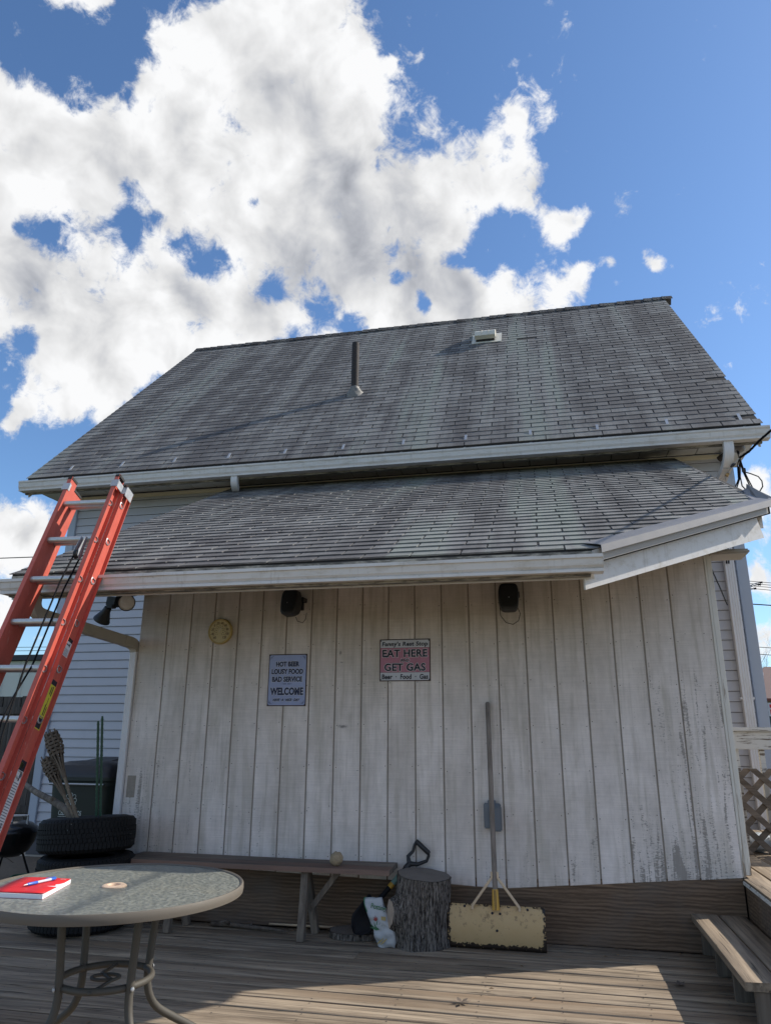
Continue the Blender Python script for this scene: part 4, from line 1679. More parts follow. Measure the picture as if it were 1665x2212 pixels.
# stump
stump = thing('tree_stump', 'upright tree stump with furrowed bark and a pale side knot', 'tree stump', (-.865, 5.09, 0))


def srad(a, z):
    q = Vector((cos(a) * 1.5, sin(a) * 1.5, z * 1.2))
    r = .168 + .012 * mnoise.noise(q * 1.3)
    r += .022 * max(0, 1 - z / .12) * (.6 + .5 * sin(3 * a + 1))
    # furrowed bark: upright ridges that wander
    w = a * 26 + 3.4 * mnoise.noise(Vector((cos(a) * 4, sin(a) * 4, z * 13)))
    r += .0065 * (abs(sin(w)) - .5) + .005 * mnoise.noise(Vector((cos(a) * 16, sin(a) * 16, z * 22)))
    da = (a - radians(222) + pi) % (2 * pi) - pi
    g_ = exp(-(da / .50) ** 2 - ((z - .185) / .10) ** 2)
    r += .070 * g_
    return r


def spt(u, v):
    a = 2 * pi * u
    top = .400 - .028 * cos(a) * .5 + .012 * sin(a)
    z = v * top
    r = srad(a, z)
    return Vector((-.865 + .018 * z / .4 + r * cos(a), 5.09 + r * .92 * sin(a), z))


MB().surf(300, 60, spt).build('bark', 'bark', stump, smooth='all')
mb = MB()
n = 60
rim = [spt(k / n, 1.0) * 1 for k in range(n)]
cen = sum(rim, Vector()) / n
mb.add([cen + (p - cen) * .99 + Vector((0, 0, .002)) for p in rim] + [cen + Vector((0, 0, .004))], [(k, (k + 1) % n, n) for k in range(n)])
mb.build('cut_face', 'cut_wood', stump)
mb = MB()
ka = radians(222)
kd = Vector((cos(ka), .92 * sin(ka), .05)).normalized()
kc = Vector((-.858, 5.09, .185)) + kd * .232
m_ = kd.to_track_quat('Z', 'Y').to_matrix()
n = 28
ring = []
for k in range(n):
    a = 2 * pi * k / n
    rr = 1 + .08 * sin(3 * a + 1) + .05 * sin(7 * a)
    ring.append(kc + m_ @ Vector((.044 * rr * cos(a), .078 * rr * sin(a), 0)))
out = [kc - kd * .06 + (p - kc) * 1.35 for p in ring]
mb.add(ring + out + [kc + kd * .004], [(k, (k + 1) % n, 2 * n) for k in range(n)])
kn = mb.build('knot', 'knot_wood', stump)
MB().add(ring + out, [(k, (k + 1) % n, n + (k + 1) % n, n + k) for k in range(n)]).build('knot_rim', 'bark', kn, smooth='all')

# slice of trunk lying flat
sl_ = thing('wood_slice', 'flat round slice of tree trunk lying on the deck by the bench', 'wood slice', (-1.31, 5.16, 0))


def slc(u, v):
    a = 2 * pi * u
    r = .170 + .010 * sin(2 * a + 1) + .003 * abs(sin(a * 33)) + .004 * sin(7 * a)
    return Vector((-1.31 + r * cos(a), 5.165 + r * .78 * sin(a), .004 + .036 * v))


MB().surf(120, 3, slc).build('bark', 'bark', sl_, smooth='all')
rim = [slc(k / 60, 1.0) for k in range(60)]
cen = Vector((-1.31, 5.165, .041))
MB().add([cen + (p - cen) * .97 + Vector((0, 0, .0012)) for p in rim] + [cen + Vector((0, 0, .002))], [(k, (k + 1) % 60, 60) for k in range(60)]).build('cut_face', 'cut_wood', sl_)

# spade leaning behind the stump
sp = thing('spade', 'black spade with a D-grip leaning on the wall behind the stump', 'spade', (-1.25, 5.08, .04))
p0, p1 = Vector((-1.165, 5.115, .215)), Vector((-.960, 5.235, .445))
ax = (p1 - p0).normalized()
MB().tube([p0 - ax * .06, p1], .016, 12).build('shaft', 'spade_black', sp, smooth=True)
MB().tube([p0 + ax * .155, p0 + ax * .235], .0185, 12).build('sleeve', 'grip_teal', sp, smooth=True)
MB().tube([p0 + ax * .125, p0 + ax * .156], .0188, 12).build('band', 'clamp_yellow', sp, smooth=True)
gl, gr = Vector((-.921, 5.262, .572)), Vector((-.842, 5.262, .505))
pb_ = p1 - ax * .01
mb = MB()
mb.tube([pb_, pb_ + Vector((-.010, .008, .045)), gl + Vector((-.026, 0, -.060)), gl + Vector((-.014, 0, -.020)), gl], [.017, .013, .0105, .0105, .011], 10)
mb.tube([pb_, pb_ + Vector((.055, .006, -.002)), gr + Vector((-.012, 0, -.050)), gr + Vector((.001, 0, -.020)), gr], [.017, .013, .0105, .0105, .011], 10)
mb.tube([gl + (gl - gr) * .08, gl, gr, gr - (gl - gr) * .08], [.013, .0165, .0165, .013], 12)
mb.tube([p1 - ax * .05, pb_], [.020, .019], 10)
mb.build('grip', 'black_plastic', sp, smooth=True)
mb = MB()
bt = Vector((-1.288, 5.025, .052))
bd = (p0 - bt).normalized()
bs = bd.cross(Vector((.35, -.85, .35))).normalized()
bn = bs.cross(bd).normalized()
L = (p0 - bt).length + .01


def bl(u, v):
    w = .082 * min(1, (v * 3.2 + .02) ** .55) * (1 - .12 * v)
    x = (u - .5) * 2
    return bt + bd * (L * v) + bs * (w * x) + bn * (.020 * (x * x) - .012 * v)


mb.surf(10, 14, bl, wrap=False)
o = mb.build('blade', 'spade_black', sp, smooth='all')
o.modifiers.new('thick', 'SOLIDIFY').thickness = .003

# potting soil bag
bagc = Vector((-1.105, 4.99, .135))
bag = thing('potting_soil_bag', 'crumpled white potting soil bag slumped between spade and stump', 'bag', (bagc.x, bagc.y, 0))


def bagpt(u, v):
    a = 2 * pi * u
    zz = v
    w = .070 * (1 - .18 * abs(2 * v - 1) ** 3) * (1 + .04 * sin(7 * v))
    d_ = .045 * (sin(pi * min(max(v, .02), .98)) ** .45)
    e = 2.6
    x = abs(cos(a)) ** (2 / e) * (1 if cos(a) >= 0 else -1) * w
    y = abs(sin(a)) ** (2 / e) * (1 if sin(a) >= 0 else -1) * d_
    lean_ = -.062 + .085 * (1 - v) + .012 * sin(5 * v)
    nz = .008 * mnoise.noise(Vector((x * 25, y * 25, v * 7)))
    p = Vector((bagc.x + x + lean_ + .018, bagc.y + y + .04 * v - .02, .004 + .262 * zz + .02 * x * 4 * (v > .9)))
    return p + Vector((nz, nz * 1.4, nz * .5))


MB().surf(36, 26, bagpt).build('bag_body', 'bag_white', bag, smooth='all')
mb = MB()
mb.surf(36, 6, lambda u, v: (lambda p: bagc + (p - bagc) * 1.02)(bagpt(.40 + .20 * u, .72 + .28 * v)), wrap=False)
mb.build('green_corner', 'bag_green', bag, smooth='all')


def onbag(x, z, out_=.004):
    # nearest front surface point
    v = min(max((z - .004) / .262, 0), 1)
    best = min((bagpt(.5 + k / 120, v) for k in range(60)), key=lambda p: abs(p.x - x))
    return Vector((x, best.y - out_, z))


text(bag, 'Potting', onbag(-1.118, .222, .007), .040, 'bag_leaf', rot=(radians(80), radians(8), 0), off=.0006, sx=.85)
mb = MB()
base = onbag(-1.125, .100, .006)
for a, L in ((60, .05), (85, .06), (110, .052), (140, .055), (35, .05), (160, .045), (15, .04)):
    d_ = Vector((cos(radians(a)), -.05, sin(radians(a))))
    s_ = Vector((-d_.z, 0, d_.x)) * .0035
    mb.add([base - s_, base + d_ * L * .6 - s_ * .8, base + d_ * L, base + d_ * L * .6 + s_ * .8, base + s_], [(0, 1, 2, 3, 4)])
mb.build('printed_leaves', 'bag_leaf', bag)
mb = MB()
base = onbag(-1.128, .150, .009)
for a, L in ((70, .026), (95, .034), (120, .026), (50, .020), (145, .020)):
    d_ = Vector((cos(radians(a)), -.05, sin(radians(a))))
    s_ = Vector((-d_.z, 0, d_.x)) * .003
    mb.add([base - s_, base + d_ * L * .6 - s_, base + d_ * L, base + d_ * L * .6 + s_, base + s_], [(0, 1, 2, 3, 4)])
mb.build('printed_flower', 'bag_red', bag)
q = onbag(-1.080, .165, .008)
MB().box(q, (.03, .001, .022)).build('printed_patch', 'bag_yellow', bag)
mb = MB()
for k in range(4):
    q = onbag(-1.105 + .012 * k, .035 + .008 * (k % 2), .008)
    mb.bar(q + Vector((-.012, 0, -.012)), q + Vector((.014, 0, .014)), .006, .001, (0, 1, 0))
mb.build('printed_roots', 'bag_yellow', bag)

# snow pusher
pu = thing('snow_pusher', 'snow pusher with a wide worn yellow blade and a long wooden handle', 'snow pusher', (-.39, 5.06, 0))
mb = MB()
NX = 40


def blade(u, v):
    x = -.694 + .604 * u
    z = .002 + .246 * v
    rag = 0
    if v <= .001:
        rag = .0
    yy = 5.075 - .050 * (1 - (2 * v - .9) ** 2) * .55 + .02 * v
    return Vector((x, yy - .02 * v * v, z))


mb.surf(NX, 12, blade, wrap=False)
bl_ = mb.build('blade', 'blade_yellow', pu, smooth='all')
bl_.modifiers.new('thick', 'SOLIDIFY').thickness = .003
h0, h1 = Vector((-.388, 5.055, .250)), Vector((-.412, 5.262, 1.487))
hd = (h1 - h0).normalized()
MB().tube([h0 - hd * .02, h0 + hd * .3, h0 + hd * .8, h1 - hd * .01, h1], [.0155, .0165, .0170, .0160, .010], 14).build('handle', 'handle_wood', pu, smooth=True)
mb = MB()
mb.tube([h0 - hd * .025, h0 + hd * .09], [.024, .019], 12)
cl_ = mb.build('clamp', 'clamp_yellow', pu, smooth=True)
for s_ in (-1, 1):
    MB().bar(h0 - hd * .02 + Vector((s_ * .004, -.022, 0)), h0 + hd * .088 + Vector((s_ * .004, -.019, 0)), .003, .006, (0, 1, 0)).build('clamp_slot', 'print_black', cl_)
for s_, n_ in ((-1, 'brace'), (1, 'brace')):
    A = h0 + hd * .155 + Vector((s_ * .019, -.004, 0))
    B = h0 + Vector((s_ * .145, -.005, -.004))
    MB().tube([A + hd * .035, A, B, B - Vector((0, 0, .02))], .0085, 8).build('brace', 'brace_cream', pu, smooth=True)
for x, z in ((-.585, .235), (-.195, .232), (-.412, .205), (-.364, .204), (-.385, .112)):
    v = (z - .002) / .246
    p = blade((x + .694) / .604, v)
    MB().lathe([(0, 0), (.008, 0), (.006, .003), (0, .004)], 8, p + Vector((0, -.003, 0)), RX90).build('bolt', 'print_black', pu)
MB().tube([h0 + hd * .158 + Vector((-.032, 0, 0)), h0 + hd * .158 + Vector((.030, 0, 0))], .004, 6).build('bolt', 'print_black', pu)

# sticks and leaves on the deck by the skirting
st = MB()
st.tube([(-2.34, 5.19, .018), (-2.2, 5.18, .022), (-2.05, 5.165, .018), (-1.9, 5.14, .02), (-1.76, 5.12, .014)], [.017, .014, .015, .010, .006], 8)
st.tube([(-2.2, 5.18, .022), (-2.22, 5.14, .05), (-2.26, 5.12, .04)], [.012, .012, .006], 6)
st.tube([(-2.05, 5.165, .02), (-2.03, 5.15, .045)], [.008, .005], 6)
tag(st.build('fallen_branch', 'twig_bark', loc=(-2.05, 5.16, .005), smooth='all'), 'knobbly fallen branch on the deck under the bench', 'branch')
st = MB()
st.tube([(-1.95, 5.265, .020), (-1.4, 5.262, .026)], .007, 6)
tag(st.build('thin_rod', 'brace_cream', loc=(-1.7, 5.26, .01), smooth='all'), 'thin pale rod on the deck along the skirting board', 'rod')
lv_ = MB()
for _ in range(60):
    x, y = random.uniform(-3.0, .7), random.choice([random.uniform(4.95, 5.28), random.uniform(5.15, 5.28), random.uniform(2.6, 5.2)])
    a = random.uniform(0, 6.28)
    s_ = random.uniform(.006, .02)
    d_ = Vector((cos(a), sin(a), 0)) * s_
    e_ = Vector((-sin(a), cos(a), 0)) * s_ * .45
    p = Vector((x, y, .006 + random.uniform(0, .006)))
    lv_.add([p - d_, p + e_ + Vector((0, 0, .005)), p + d_, p - e_ + Vector((0, 0, .006))], [(0, 1, 2, 3)])
tag(lv_.build('dry_leaves', 'dry_leaf'), kind='stuff')
for (x, y), lab in (((.60, 4.63), 'dark twisted scrap of leaf on the deck near the step'), ((-.50, 4.10), 'curled dark leaf on the sunlit deck boards')):
    mb = MB()
    for a in (10, 70, 150, 220, 300):
        a = radians(a + x * 50)
        d_ = Vector((cos(a), sin(a), .25)) * random.uniform(.03, .055)
        e_ = Vector((-sin(a), cos(a), 0)) * .012
        p = Vector((x, y, .008))
        mb.add([p, p + d_ * .5 + e_, p + d_, p + d_ * .5 - e_], [(0, 1, 2, 3)])
    tag(mb.build('dead_leaf', 'twig_bark', loc=(x, y, .003)), lab, 'leaf')

# ------------------------------------------------------------------ tyres, torches, stakes, log
TC = Vector((-3.195, 4.945, 0))
RS = .875
TR, TW = .368, .222


def tyre_parts():
    prof = [(.215, .02), (.235, .008), (.285, -.004), (.325, .006), (.350, .022), (.360, .035)]
    mb = MB()
    pr = [(r, z) for r, z in prof] + [(r, TW - z) for r, z in reversed(prof)]
    inner = [(.222, TW - .03), (.30, TW - .045), (.34, TW / 2), (.30, .045), (.222, .03)]
    mb.lathe([(r * RS, z) for r, z in pr + inner + [pr[0]]], 72)
    return mb


def make_tyre(label, z, rot, dx, dy, first=None):
    t = thing('tyre', label, 'tyre', (TC.x + dx, TC.y + dy, z), 'old tyres stacked at the left end of the white wall')
    t.rotation_euler = rot
    if first is None:
        mb = tyre_parts()
        mb.v = [tuple(Vector(p) + ORG[t]) for p in mb.v]
        a = mb.build('carcass', 'tyre_rubber', t, smooth=True)
        tr = MB()
        for i in range(70):
            for row, (zz, hh, ln, off) in enumerate(((.046, .040, .0275, 0), (.082, .025, .0265, .5), (.111, .026, .0300, .2), (.140, .025, .0265, .7), (.176, .040, .0275, .35))):
                an = 2 * pi * (i + off) / 70
                r = (.3618 - (.0045 if row in (0, 4) else 0)) * RS + .001
                m3 = Matrix.Rotation(an, 3, 'Z') @ Matrix.Rotation(radians(14 if row % 2 else -6), 3, 'X')
                tr.box(ORG[t] + Matrix.Rotation(an, 3, 'Z') @ Vector((r, 0, zz)), (.012, ln * RS, hh), m3)
            for zz, s_ in ((.021, 1), (TW - .021, -1)):
                an = 2 * pi * i / 70
                m3 = Matrix.Rotation(an, 3, 'Z') @ Matrix.Rotation(radians(40 * s_), 3, 'Y')
                tr.box(ORG[t] + Matrix.Rotation(an, 3, 'Z') @ Vector((.3485 * RS + .001, 0, zz)), (.008, .0265 * RS, .032), m3)
        b = tr.build('tread', 'tyre_rubber', t)
        return t, a, b
    for src in first[1:]:
        o = src.copy()
        C.objects.link(o)
        o.parent = t
    return (t,) + first[1:]


ty = make_tyre('worn black tyre at the bottom of the stack, resting on the deck', .008, (0, 0, .4), 0, .0)
make_tyre('worn black tyre in the middle of the stack', .236, (0, radians(-1.0), 0), .012, -.004, ty)
make_tyre('worn black tyre tilted on top of the stack, holding torches and stakes', .474, (radians(-3.0), radians(-3.4), 0), -.012, .0, ty)


def torch(label, top, low, hl, r0, seed):
    top, low = Vector(top), Vector(low)
    ax_ = (top - low).normalized()
    t = thing('tiki_torch', label, 'garden torch', low, 'bamboo torches stuck in the top tyre')
    m = ax_.to_track_quat('Z', 'Y').to_matrix()

    def P(r, a, h):
        return top - ax_ * h + m @ Vector((r * cos(a), r * sin(a), 0))
    # pole splits into slats that flare to hold the woven head
    L = (top - low).length
    pole = [low + ax_ * (L - hl * 2.0) * k / 5 for k in range(6)]
    mb = MB()
    mb.tube(pole, [.0118, .0125, .0115, .0125, .0115, .0118], 10)
    for k in (1, 2, 3, 4):
        mb.tube([pole[k] - ax_ * .005, pole[k] + ax_ * .005], .0140, 10)
    mb.build('pole', 'bamboo', t, smooth=True)
    mb = MB()
    for k in range(9):
        a = 2 * pi * k / 9
        pts = [P(.011, a, hl * 2.05), P(.020, a, hl * 1.5), P(r0 * .72, a, hl), P(r0 * 1.0, a, hl * .5), P(r0 * .86, a, -.015 + jit(.012))]
        for u, v in zip(pts[:-1], pts[1:]):
            mb.bar(u, v, .011, .004, (u - top).cross(ax_).cross(ax_) + Vector((1e-4, 0, 0)))
    mb.build('ribs', 'weave_brown', t)
    mb = MB()
    for row in range(7):
        h = hl * (.06 + .15 * row)
        rr = r0 * (1 - .30 * abs(2 * (.5 - h / hl)) ** 2) * (1.03)
        for k in range(18):
            a0, a1 = 2 * pi * k / 18, 2 * pi * (k + 1) / 18
            b = 1 if (k + row) % 2 else -1
            p_, q_ = P(rr + .004 * b, a0, h + jit(.002)), P(rr - .004 * b, a1, h + jit(.002))
            mb.bar(p_, q_, .005, hl * .098, ax_)
    mb.build('woven_band', 'weave_brown', t)
    MB().lathe([(0, 0), (r0 * .6, 0), (r0 * .6, -hl * .8), (0, -hl * .8)], 14, top - ax_ * .012, m).build('canister', 'pipe_iron', t)


torch('taller bamboo torch with a woven head above the other', (-3.545, 4.86, 1.255), (-3.165, 4.80, .62), .17, .052, 1)
torch('lower bamboo torch with an unravelling woven head', (-3.60, 4.93, 1.075), (-3.215, 4.86, .62), .15, .048, 2)
for lab, a, b in (('taller thin green garden stake standing in the top tyre', (-3.085, 4.90, .60), (-3.075, 4.75, 1.378)), ('shorter thin green garden stake standing in the top tyre', (-3.115, 4.90, .60), (-3.083, 4.72, 1.345))):
    t = thing('garden_stake', lab, 'stake', a, 'green garden stakes in the top tyre')
    a, b = Vector(a), Vector(b)
    mb = MB()
    mb.tube([a, b - (b - a) * .02, b], [.0085, .0085, .006], 8)
    n = 26
    for k in range(n):
        p = a + (b - a) * (k / n)
        mb.tube([p, p + (b - a) * .012], .0096, 6)
    mb.build('rod', 'stake_green', t, smooth=True)
lg = MB()
lg.tube([(-3.24, 4.85, .655), (-3.42, 4.97, .735), (-3.62, 5.10, .775), (-3.95, 5.33, .815), (-4.32, 5.62, .872)], [.027, .026, .025, .022, .018], 12)
lg.tube([(-3.60, 5.09, .775), (-3.62, 5.06, .805)], [.022, .012], 8)
tag(lg.build('log_pole', 'branch_bark', loc=(-3.3, 4.9, .66), smooth='all'), 'rough brown branch pole propped on the top tyre', 'branch')

# ------------------------------------------------------------------ wheeled bin
bin_ = thing('trash_bin', 'dark green wheeled bin with a white tree emblem behind the tyres', 'wheeled bin', (-4.235, 6.62, -.1))
BX, BYc = -4.235, 6.62


def binbody(u, v):
    a = 2 * pi * u
    e = 7
    hw, hd_ = .268 + .055 * v, .27 + .06 * v
    x = abs(cos(a)) ** (2 / e) * (1 if cos(a) >= 0 else -1) * hw
    y = abs(sin(a)) ** (2 / e) * (1 if sin(a) >= 0 else -1) * hd_
    return Vector((BX + x, BYc + y, -.08 + .93 * v))


MB().surf(48, 8, binbody).build('body', 'bin_green', bin_, smooth=True)
mb = MB()
for zz, gr_ in ((.80, 1.07), (.845, 1.10)):
    mb.surf(48, 2, lambda u, v: (lambda p: Vector((BX + (p.x - BX) * gr_, BYc + (p.y - BYc) * gr_, zz + .03 * v)))(binbody(u, 1)))
mb.surf(48, 1, lambda u, v: (lambda p: Vector((BX + (p.x - BX) * (1.07 + .03 * v), BYc + (p.y - BYc) * (1.07 + .03 * v), .83 + .015 * v)))(binbody(u, 1)))
mb.build('rim', 'bin_green', bin_, smooth=True)
mb = MB()


def lid(u, v):
    s_ = (1.12, 1.11, .98, .70, .0)[min(4, int(round(v * 4)))]
    h = (.872, .905, .975, 1.005, 1.012)[min(4, int(round(v * 4)))]
    p = binbody(u, 1)
    return Vector((BX + (p.x - BX) * s_, BYc + (p.y - BYc) * s_, h))


mb.surf(48, 4, lid)
li = mb.build('lid', 'bin_lid', bin_, smooth=True)
mb = MB()
mb.prism([(BX - .16, BYc - .24, .972), (BX + .16, BYc - .24, .972), (BX + .12, BYc + .22, 1.018), (BX - .12, BYc + .22, 1.018)], (0, 0, .018))
mb.build('lid_ridge', 'bin_lid', li, bev=.008)
MB().tube([(BX - .24, BYc + .36, .88), (BX + .24, BYc + .36, .88)], .016, 8).build('handle', 'bin_green', bin_)
MB().tube([(BX - .28, BYc - .372, .815), (BX + .28, BYc - .372, .815)], .008, 6).build('front_bar', 'galvanised', bin_)
for s_ in (-1, 1):
    MB().lathe([(0, -.03), (.11, -.03), (.12, -.015), (.12, .015), (.11, .03), (0, .03)], 24, (BX + s_ * .27, BYc + .26, .01), Matrix.Rotation(pi / 2, 3, 'Y')).build('wheel', 'black_rubber', bin_, smooth=True)
yb = lambda z: BYc - (.27 + .06 * (z + .08) / .93) - .004
EX = BX - .062
mb = MB()
cz = .665
for k in range(7):
    a = radians(90 + (k - 3) * 42)
    L, wd = (.062 if k in (2, 3, 4) else .055), .020
    base = Vector((EX, 0, cz + .005))
    d_ = Vector((cos(a), 0, sin(a)))
    s_ = Vector((-d_.z, 0, d_.x))
    pts = [base + d_ * (L * t_) + s_ * (wd * f) for t_, f in ((.15, .0), (.4, .45), (.75, .8), (1.0, .55), (1.06, 0), (1.0, -.55), (.75, -.8), (.4, -.45), (.15, 0))]
    pts = [Vector((p.x, yb(p.z), p.z)) for p in pts]
    for u, v in zip(pts[:-1], pts[1:]):
        mb.bar(u, v, .0042, .001, (0, 1, 0))
mb.bar((EX, yb(.66), .66), (EX, yb(.585), .585), .008, .001, (0, 1, 0))
mb.bar((EX, yb(.635), .635), (EX - .03, yb(.665), .665), .004, .001, (0, 1, 0))
mb.bar((EX, yb(.635), .635), (EX + .03, yb(.665), .665), .004, .001, (0, 1, 0))
mb.build('emblem', 'bin_print', bin_)
text(bin_, 'CEDAR RAPIDS', (EX, yb(.562) - .001, .562), .056, 'bin_print', off=.0008, sx=.62, rot=(pi / 2 - .06, 0, 0))
MB().bar((EX - .12, yb(.532) - .001, .532), (EX + .12, yb(.532) - .001, .532), .004, .001, (0, 1, 0)).build('rule', 'bin_print', bin_)
text(bin_, 'City of Five Seasons', (EX, yb(.512) - .001, .512), .032, 'bin_print', off=.0005, sx=.70, rot=(pi / 2 - .06, 0, 0))

# ------------------------------------------------------------------ kettle grill, tub, pot at the left edge
gc = Vector((-5.06, 6.55, 0))
gr = thing('kettle_grill', 'small black kettle grill on the dirt beside the house corner', 'grill', (gc.x, gc.y, -.12))
mb = MB()
mb.lathe([(.0, .135), (.10, .145), (.17, .19), (.215, .27), (.232, .345), (.236, .352), (.226, .352)], 40, gc)
mb.build('bowl', 'black_enamel', gr, smooth=True)
MB().lathe([(.238, .352), (.240, .364), (.225, .40), (.17, .435), (.09, .452), (0, .456)], 40, gc).build('lid', 'black_enamel', gr, smooth=True)
MB().tube([gc + Vector((.05, -.08, .45)), gc + Vector((.05, -.08, .505)), gc + Vector((.17, -.02, .505)), gc + Vector((.17, -.02, .42))], .013, 8).build('lid_handle', 'galvanised', gr, smooth=True)
for k in range(3):
    a = 2 * pi * k / 3 + .5
    MB().tube([gc + Vector((.12 * cos(a), .12 * sin(a), .17)), gc + Vector((.24 * cos(a), .24 * sin(a), -.115))], .010, 8).build('leg', 'black_enamel', gr)
mb = MB()
tub = thing('plastic_tub', 'grey plastic tub on the ground behind the table edge', 'tub', (-5.25, 6.35, -.12))
MB().lathe([(0, -.115), (.15, -.115), (.185, .02), (.195, .03), (.185, .03), (.15, -.10), (0, -.10)], 28, (-5.27, 6.35, 0)).build('shell', 'tub_grey', tub, smooth=True)
MB().tube([(-5.29, 6.2, -.05), (-5.29, 6.18, .035), (-5.21, 6.18, .035), (-5.21, 6.2, -.05)], .012, 8).build('handle', 'label_white', tub, smooth=True)
pot = MB().lathe([(0, -.115), (.08, -.115), (.10, .03), (.108, .03), (.108, .05), (.095, .05), (.07, -.09), (0, -.09)], 24, (-4.62, 6.22, 0)).build('plant_pot', 'pot_green', loc=(-4.62, 6.22, -.12), smooth=True)
tag(pot, 'small green plant pot on the ground behind the tyres', 'plant pot')
mb = MB()
for _ in range(26):
    x, y = random.uniform(-6.0, -4.3), random.uniform(6.2, 8.0)
    a = random.uniform(0, 6.28)
    L = random.uniform(.05, .16)
    p = Vector((x, y, -.105))
    d_ = Vector((cos(a), sin(a), random.uniform(0, .8))) * L
    mb.tube([p, p + d_ * .5 + Vector((0, 0, .01)), p + d_], [.004, .003, .001], 4)
tag(mb.build('twig_litter', 'twig_bark'), kind='stuff')

# ------------------------------------------------------------------ extension ladder
P0 = Vector((-2.823, 4.153, 2.758))
rd = Vector((0.999, 0.032, -0.009)).normalized()
up = Vector((-0.003, 0.356, 0.935))
up = (up - rd * up.dot(rd)).normalized()
nn = rd.cross(up)
if nn.y > 0:
    nn = -nn
lad = thing('extension_ladder', 'red fibreglass extension ladder with aluminium rungs leaning on the lean-to gutter', 'ladder', tuple(P0 - up * 2.93))


def LP(r, u, n):
    return P0 + rd * r + up * u + nn * n


W_ = .329
LENB = -2.90


def channel(r, out_, u0, u1, n0, n1, name, tcut=.0):
    """C-channel rail: web at r, flanges pointing out_ (+1 or -1), from n0 (back) to n1 (front)"""
    tw, fw = .005, .030
    sec = [(0, n0), (fw, n0), (fw, n0 + tw), (tw, n0 + tw), (tw, n1 - tw), (fw, n1 - tw), (fw, n1), (0, n1)]
    mb_ = MB()
    low = [LP(r + out_ * a, u0, b) for a, b in sec]
    hi = [LP(r + out_ * a, u1 - (tcut if b > (n0 + n1) / 2 else 0), b) for a, b in sec]
    n = len(sec)
    mb_.add(low + hi, [(k, (k + 1) % n, n + (k + 1) % n, n + k) for k in range(n)] + [tuple(range(n)), tuple(n + k for k in range(n))])
    o_ = mb_.build(name, 'fibreglass_red', lad)
    return o_


def cap(r, out_, u, n0, n1):
    mb_ = MB()
    a = LP(r + out_ * .016, u - .012, (n0 + n1) / 2)
    m = Matrix((rd, nn, up)).transposed()
    mb_.box(a, (.040, n1 - n0 + .006, .030), m)
    return mb_


TOPF = .215
rails = {}
for side, r, o_ in (('r', 0.0, 1), ('l', -W_, -1)):
    rails[side] = channel(r, o_, LENB, TOPF, -.026, .044, 'fly_rail')
    cap(r, o_, TOPF, -.026, .044).build('end_cap', 'black_rubber', rails[side], bev=.006)
BO = .032
for side, r, o_ in (('r', BO, 1), ('l', -W_ - BO * .35, -1)):
    rails['b' + side] = channel(r, o_, LENB, TOPF - .045, -.130, -.0265, 'base_rail')
    cap(r, o_, TOPF - .045, -.130, -.0265).build('end_cap', 'black_rubber', rails['b' + side], bev=.006)
# aluminium guide brackets at the top
m = Matrix((rd, nn, up)).transposed()
mb = MB()
mb.box(LP(.018, .135, .047), (.052, .004, .055), m)
mb.box(LP(.042, .128, .005), (.004, .085, .055), m)
mb.box(LP(.056, .122, -.026), (.036, .004, .055), m)
mb.box(LP(.072, .118, -.070), (.004, .085, .075), m)
mb.build('guide_bracket', 'galvanised', lad)
mb = MB()
mb.box(LP(-W_ - .016, .125, .047), (.056, .004, .055), m)
mb.box(LP(-W_ + .002, .125, .036), (.004, .024, .055), m)
mb.build('guide_bracket', 'galvanised', lad)


def drung(r0, r1, u, n, rad):
    """D-shaped rung, flat on top"""
    sec = []
    for k in range(14):
        a = pi + pi * k / 13
        sec.append((rad * cos(a), rad * 1.05 * sin(a)))
    sec += [(rad, rad * .45), (rad * .8, rad * .62), (-rad * .8, rad * .62), (-rad, rad * .45)]
    mb_ = MB()
    lo = [LP(r0, u + b, n + a) for a, b in sec]
    hi = [LP(r1, u + b, n + a) for a, b in sec]
    k_ = len(sec)
    mb_.add(lo + hi, [(i, (i + 1) % k_, k_ + (i + 1) % k_, k_ + i) for i in range(k_)])
    return mb_


def ferrule(r, u, n, rad, mb_):
    """rolled end of a rung on the rail web"""
    prof = []
    for k in range(20):
        a = 2 * pi * k / 20
        x, z = rad * cos(a), rad * sin(a)
        if z > rad * .62:
            z = rad * .62
        prof.append((x, z))
    for (s0, s1, q0, q1) in ((1.0, 1.32, .006, .004), (1.32, 1.36, .004, 0), (.98, 1.0, -.012, .006)):
        A = [LP(r + q0, u + z * s0, n + x * s0) for x, z in prof]
        B = [LP(r + q1, u + z * s1, n + x * s1) for x, z in prof]
        mb_.add(A + B, [(k, (k + 1) % 20, 20 + (k + 1) % 20, 20 + k) for k in range(20)])


for i in range(10):
    u = -.3048 * i
    rg = drung(-W_ + .002, .004, u, .006, .0195).build('rung', 'aluminium', lad, smooth=True)
    mb = MB()
    ferrule(.006, u, .006, .0195, mb)
    mb2 = MB()
    for v in mb.v:
        p = Vector(v) - P0
        mb2.v.append(tuple(Vector(v) - rd * (2 * p.dot(rd) + W_ - .0)))
    mb2.f = mb.f
    mb.add(mb2.v, mb2.f)
    mb.build('rung_ferrule', 'galvanised', rg, smooth=True)
    rg = drung(-W_ - BO * .35 + .002, BO + .004, u + .030, -.070, .0195).build('rung', 'aluminium', lad, smooth=True)
    mb = MB()
    ferrule(BO + .006, u + .036, -.080, .0195, mb)
    mb.build('rung_ferrule', 'galvanised', rg, smooth=True)

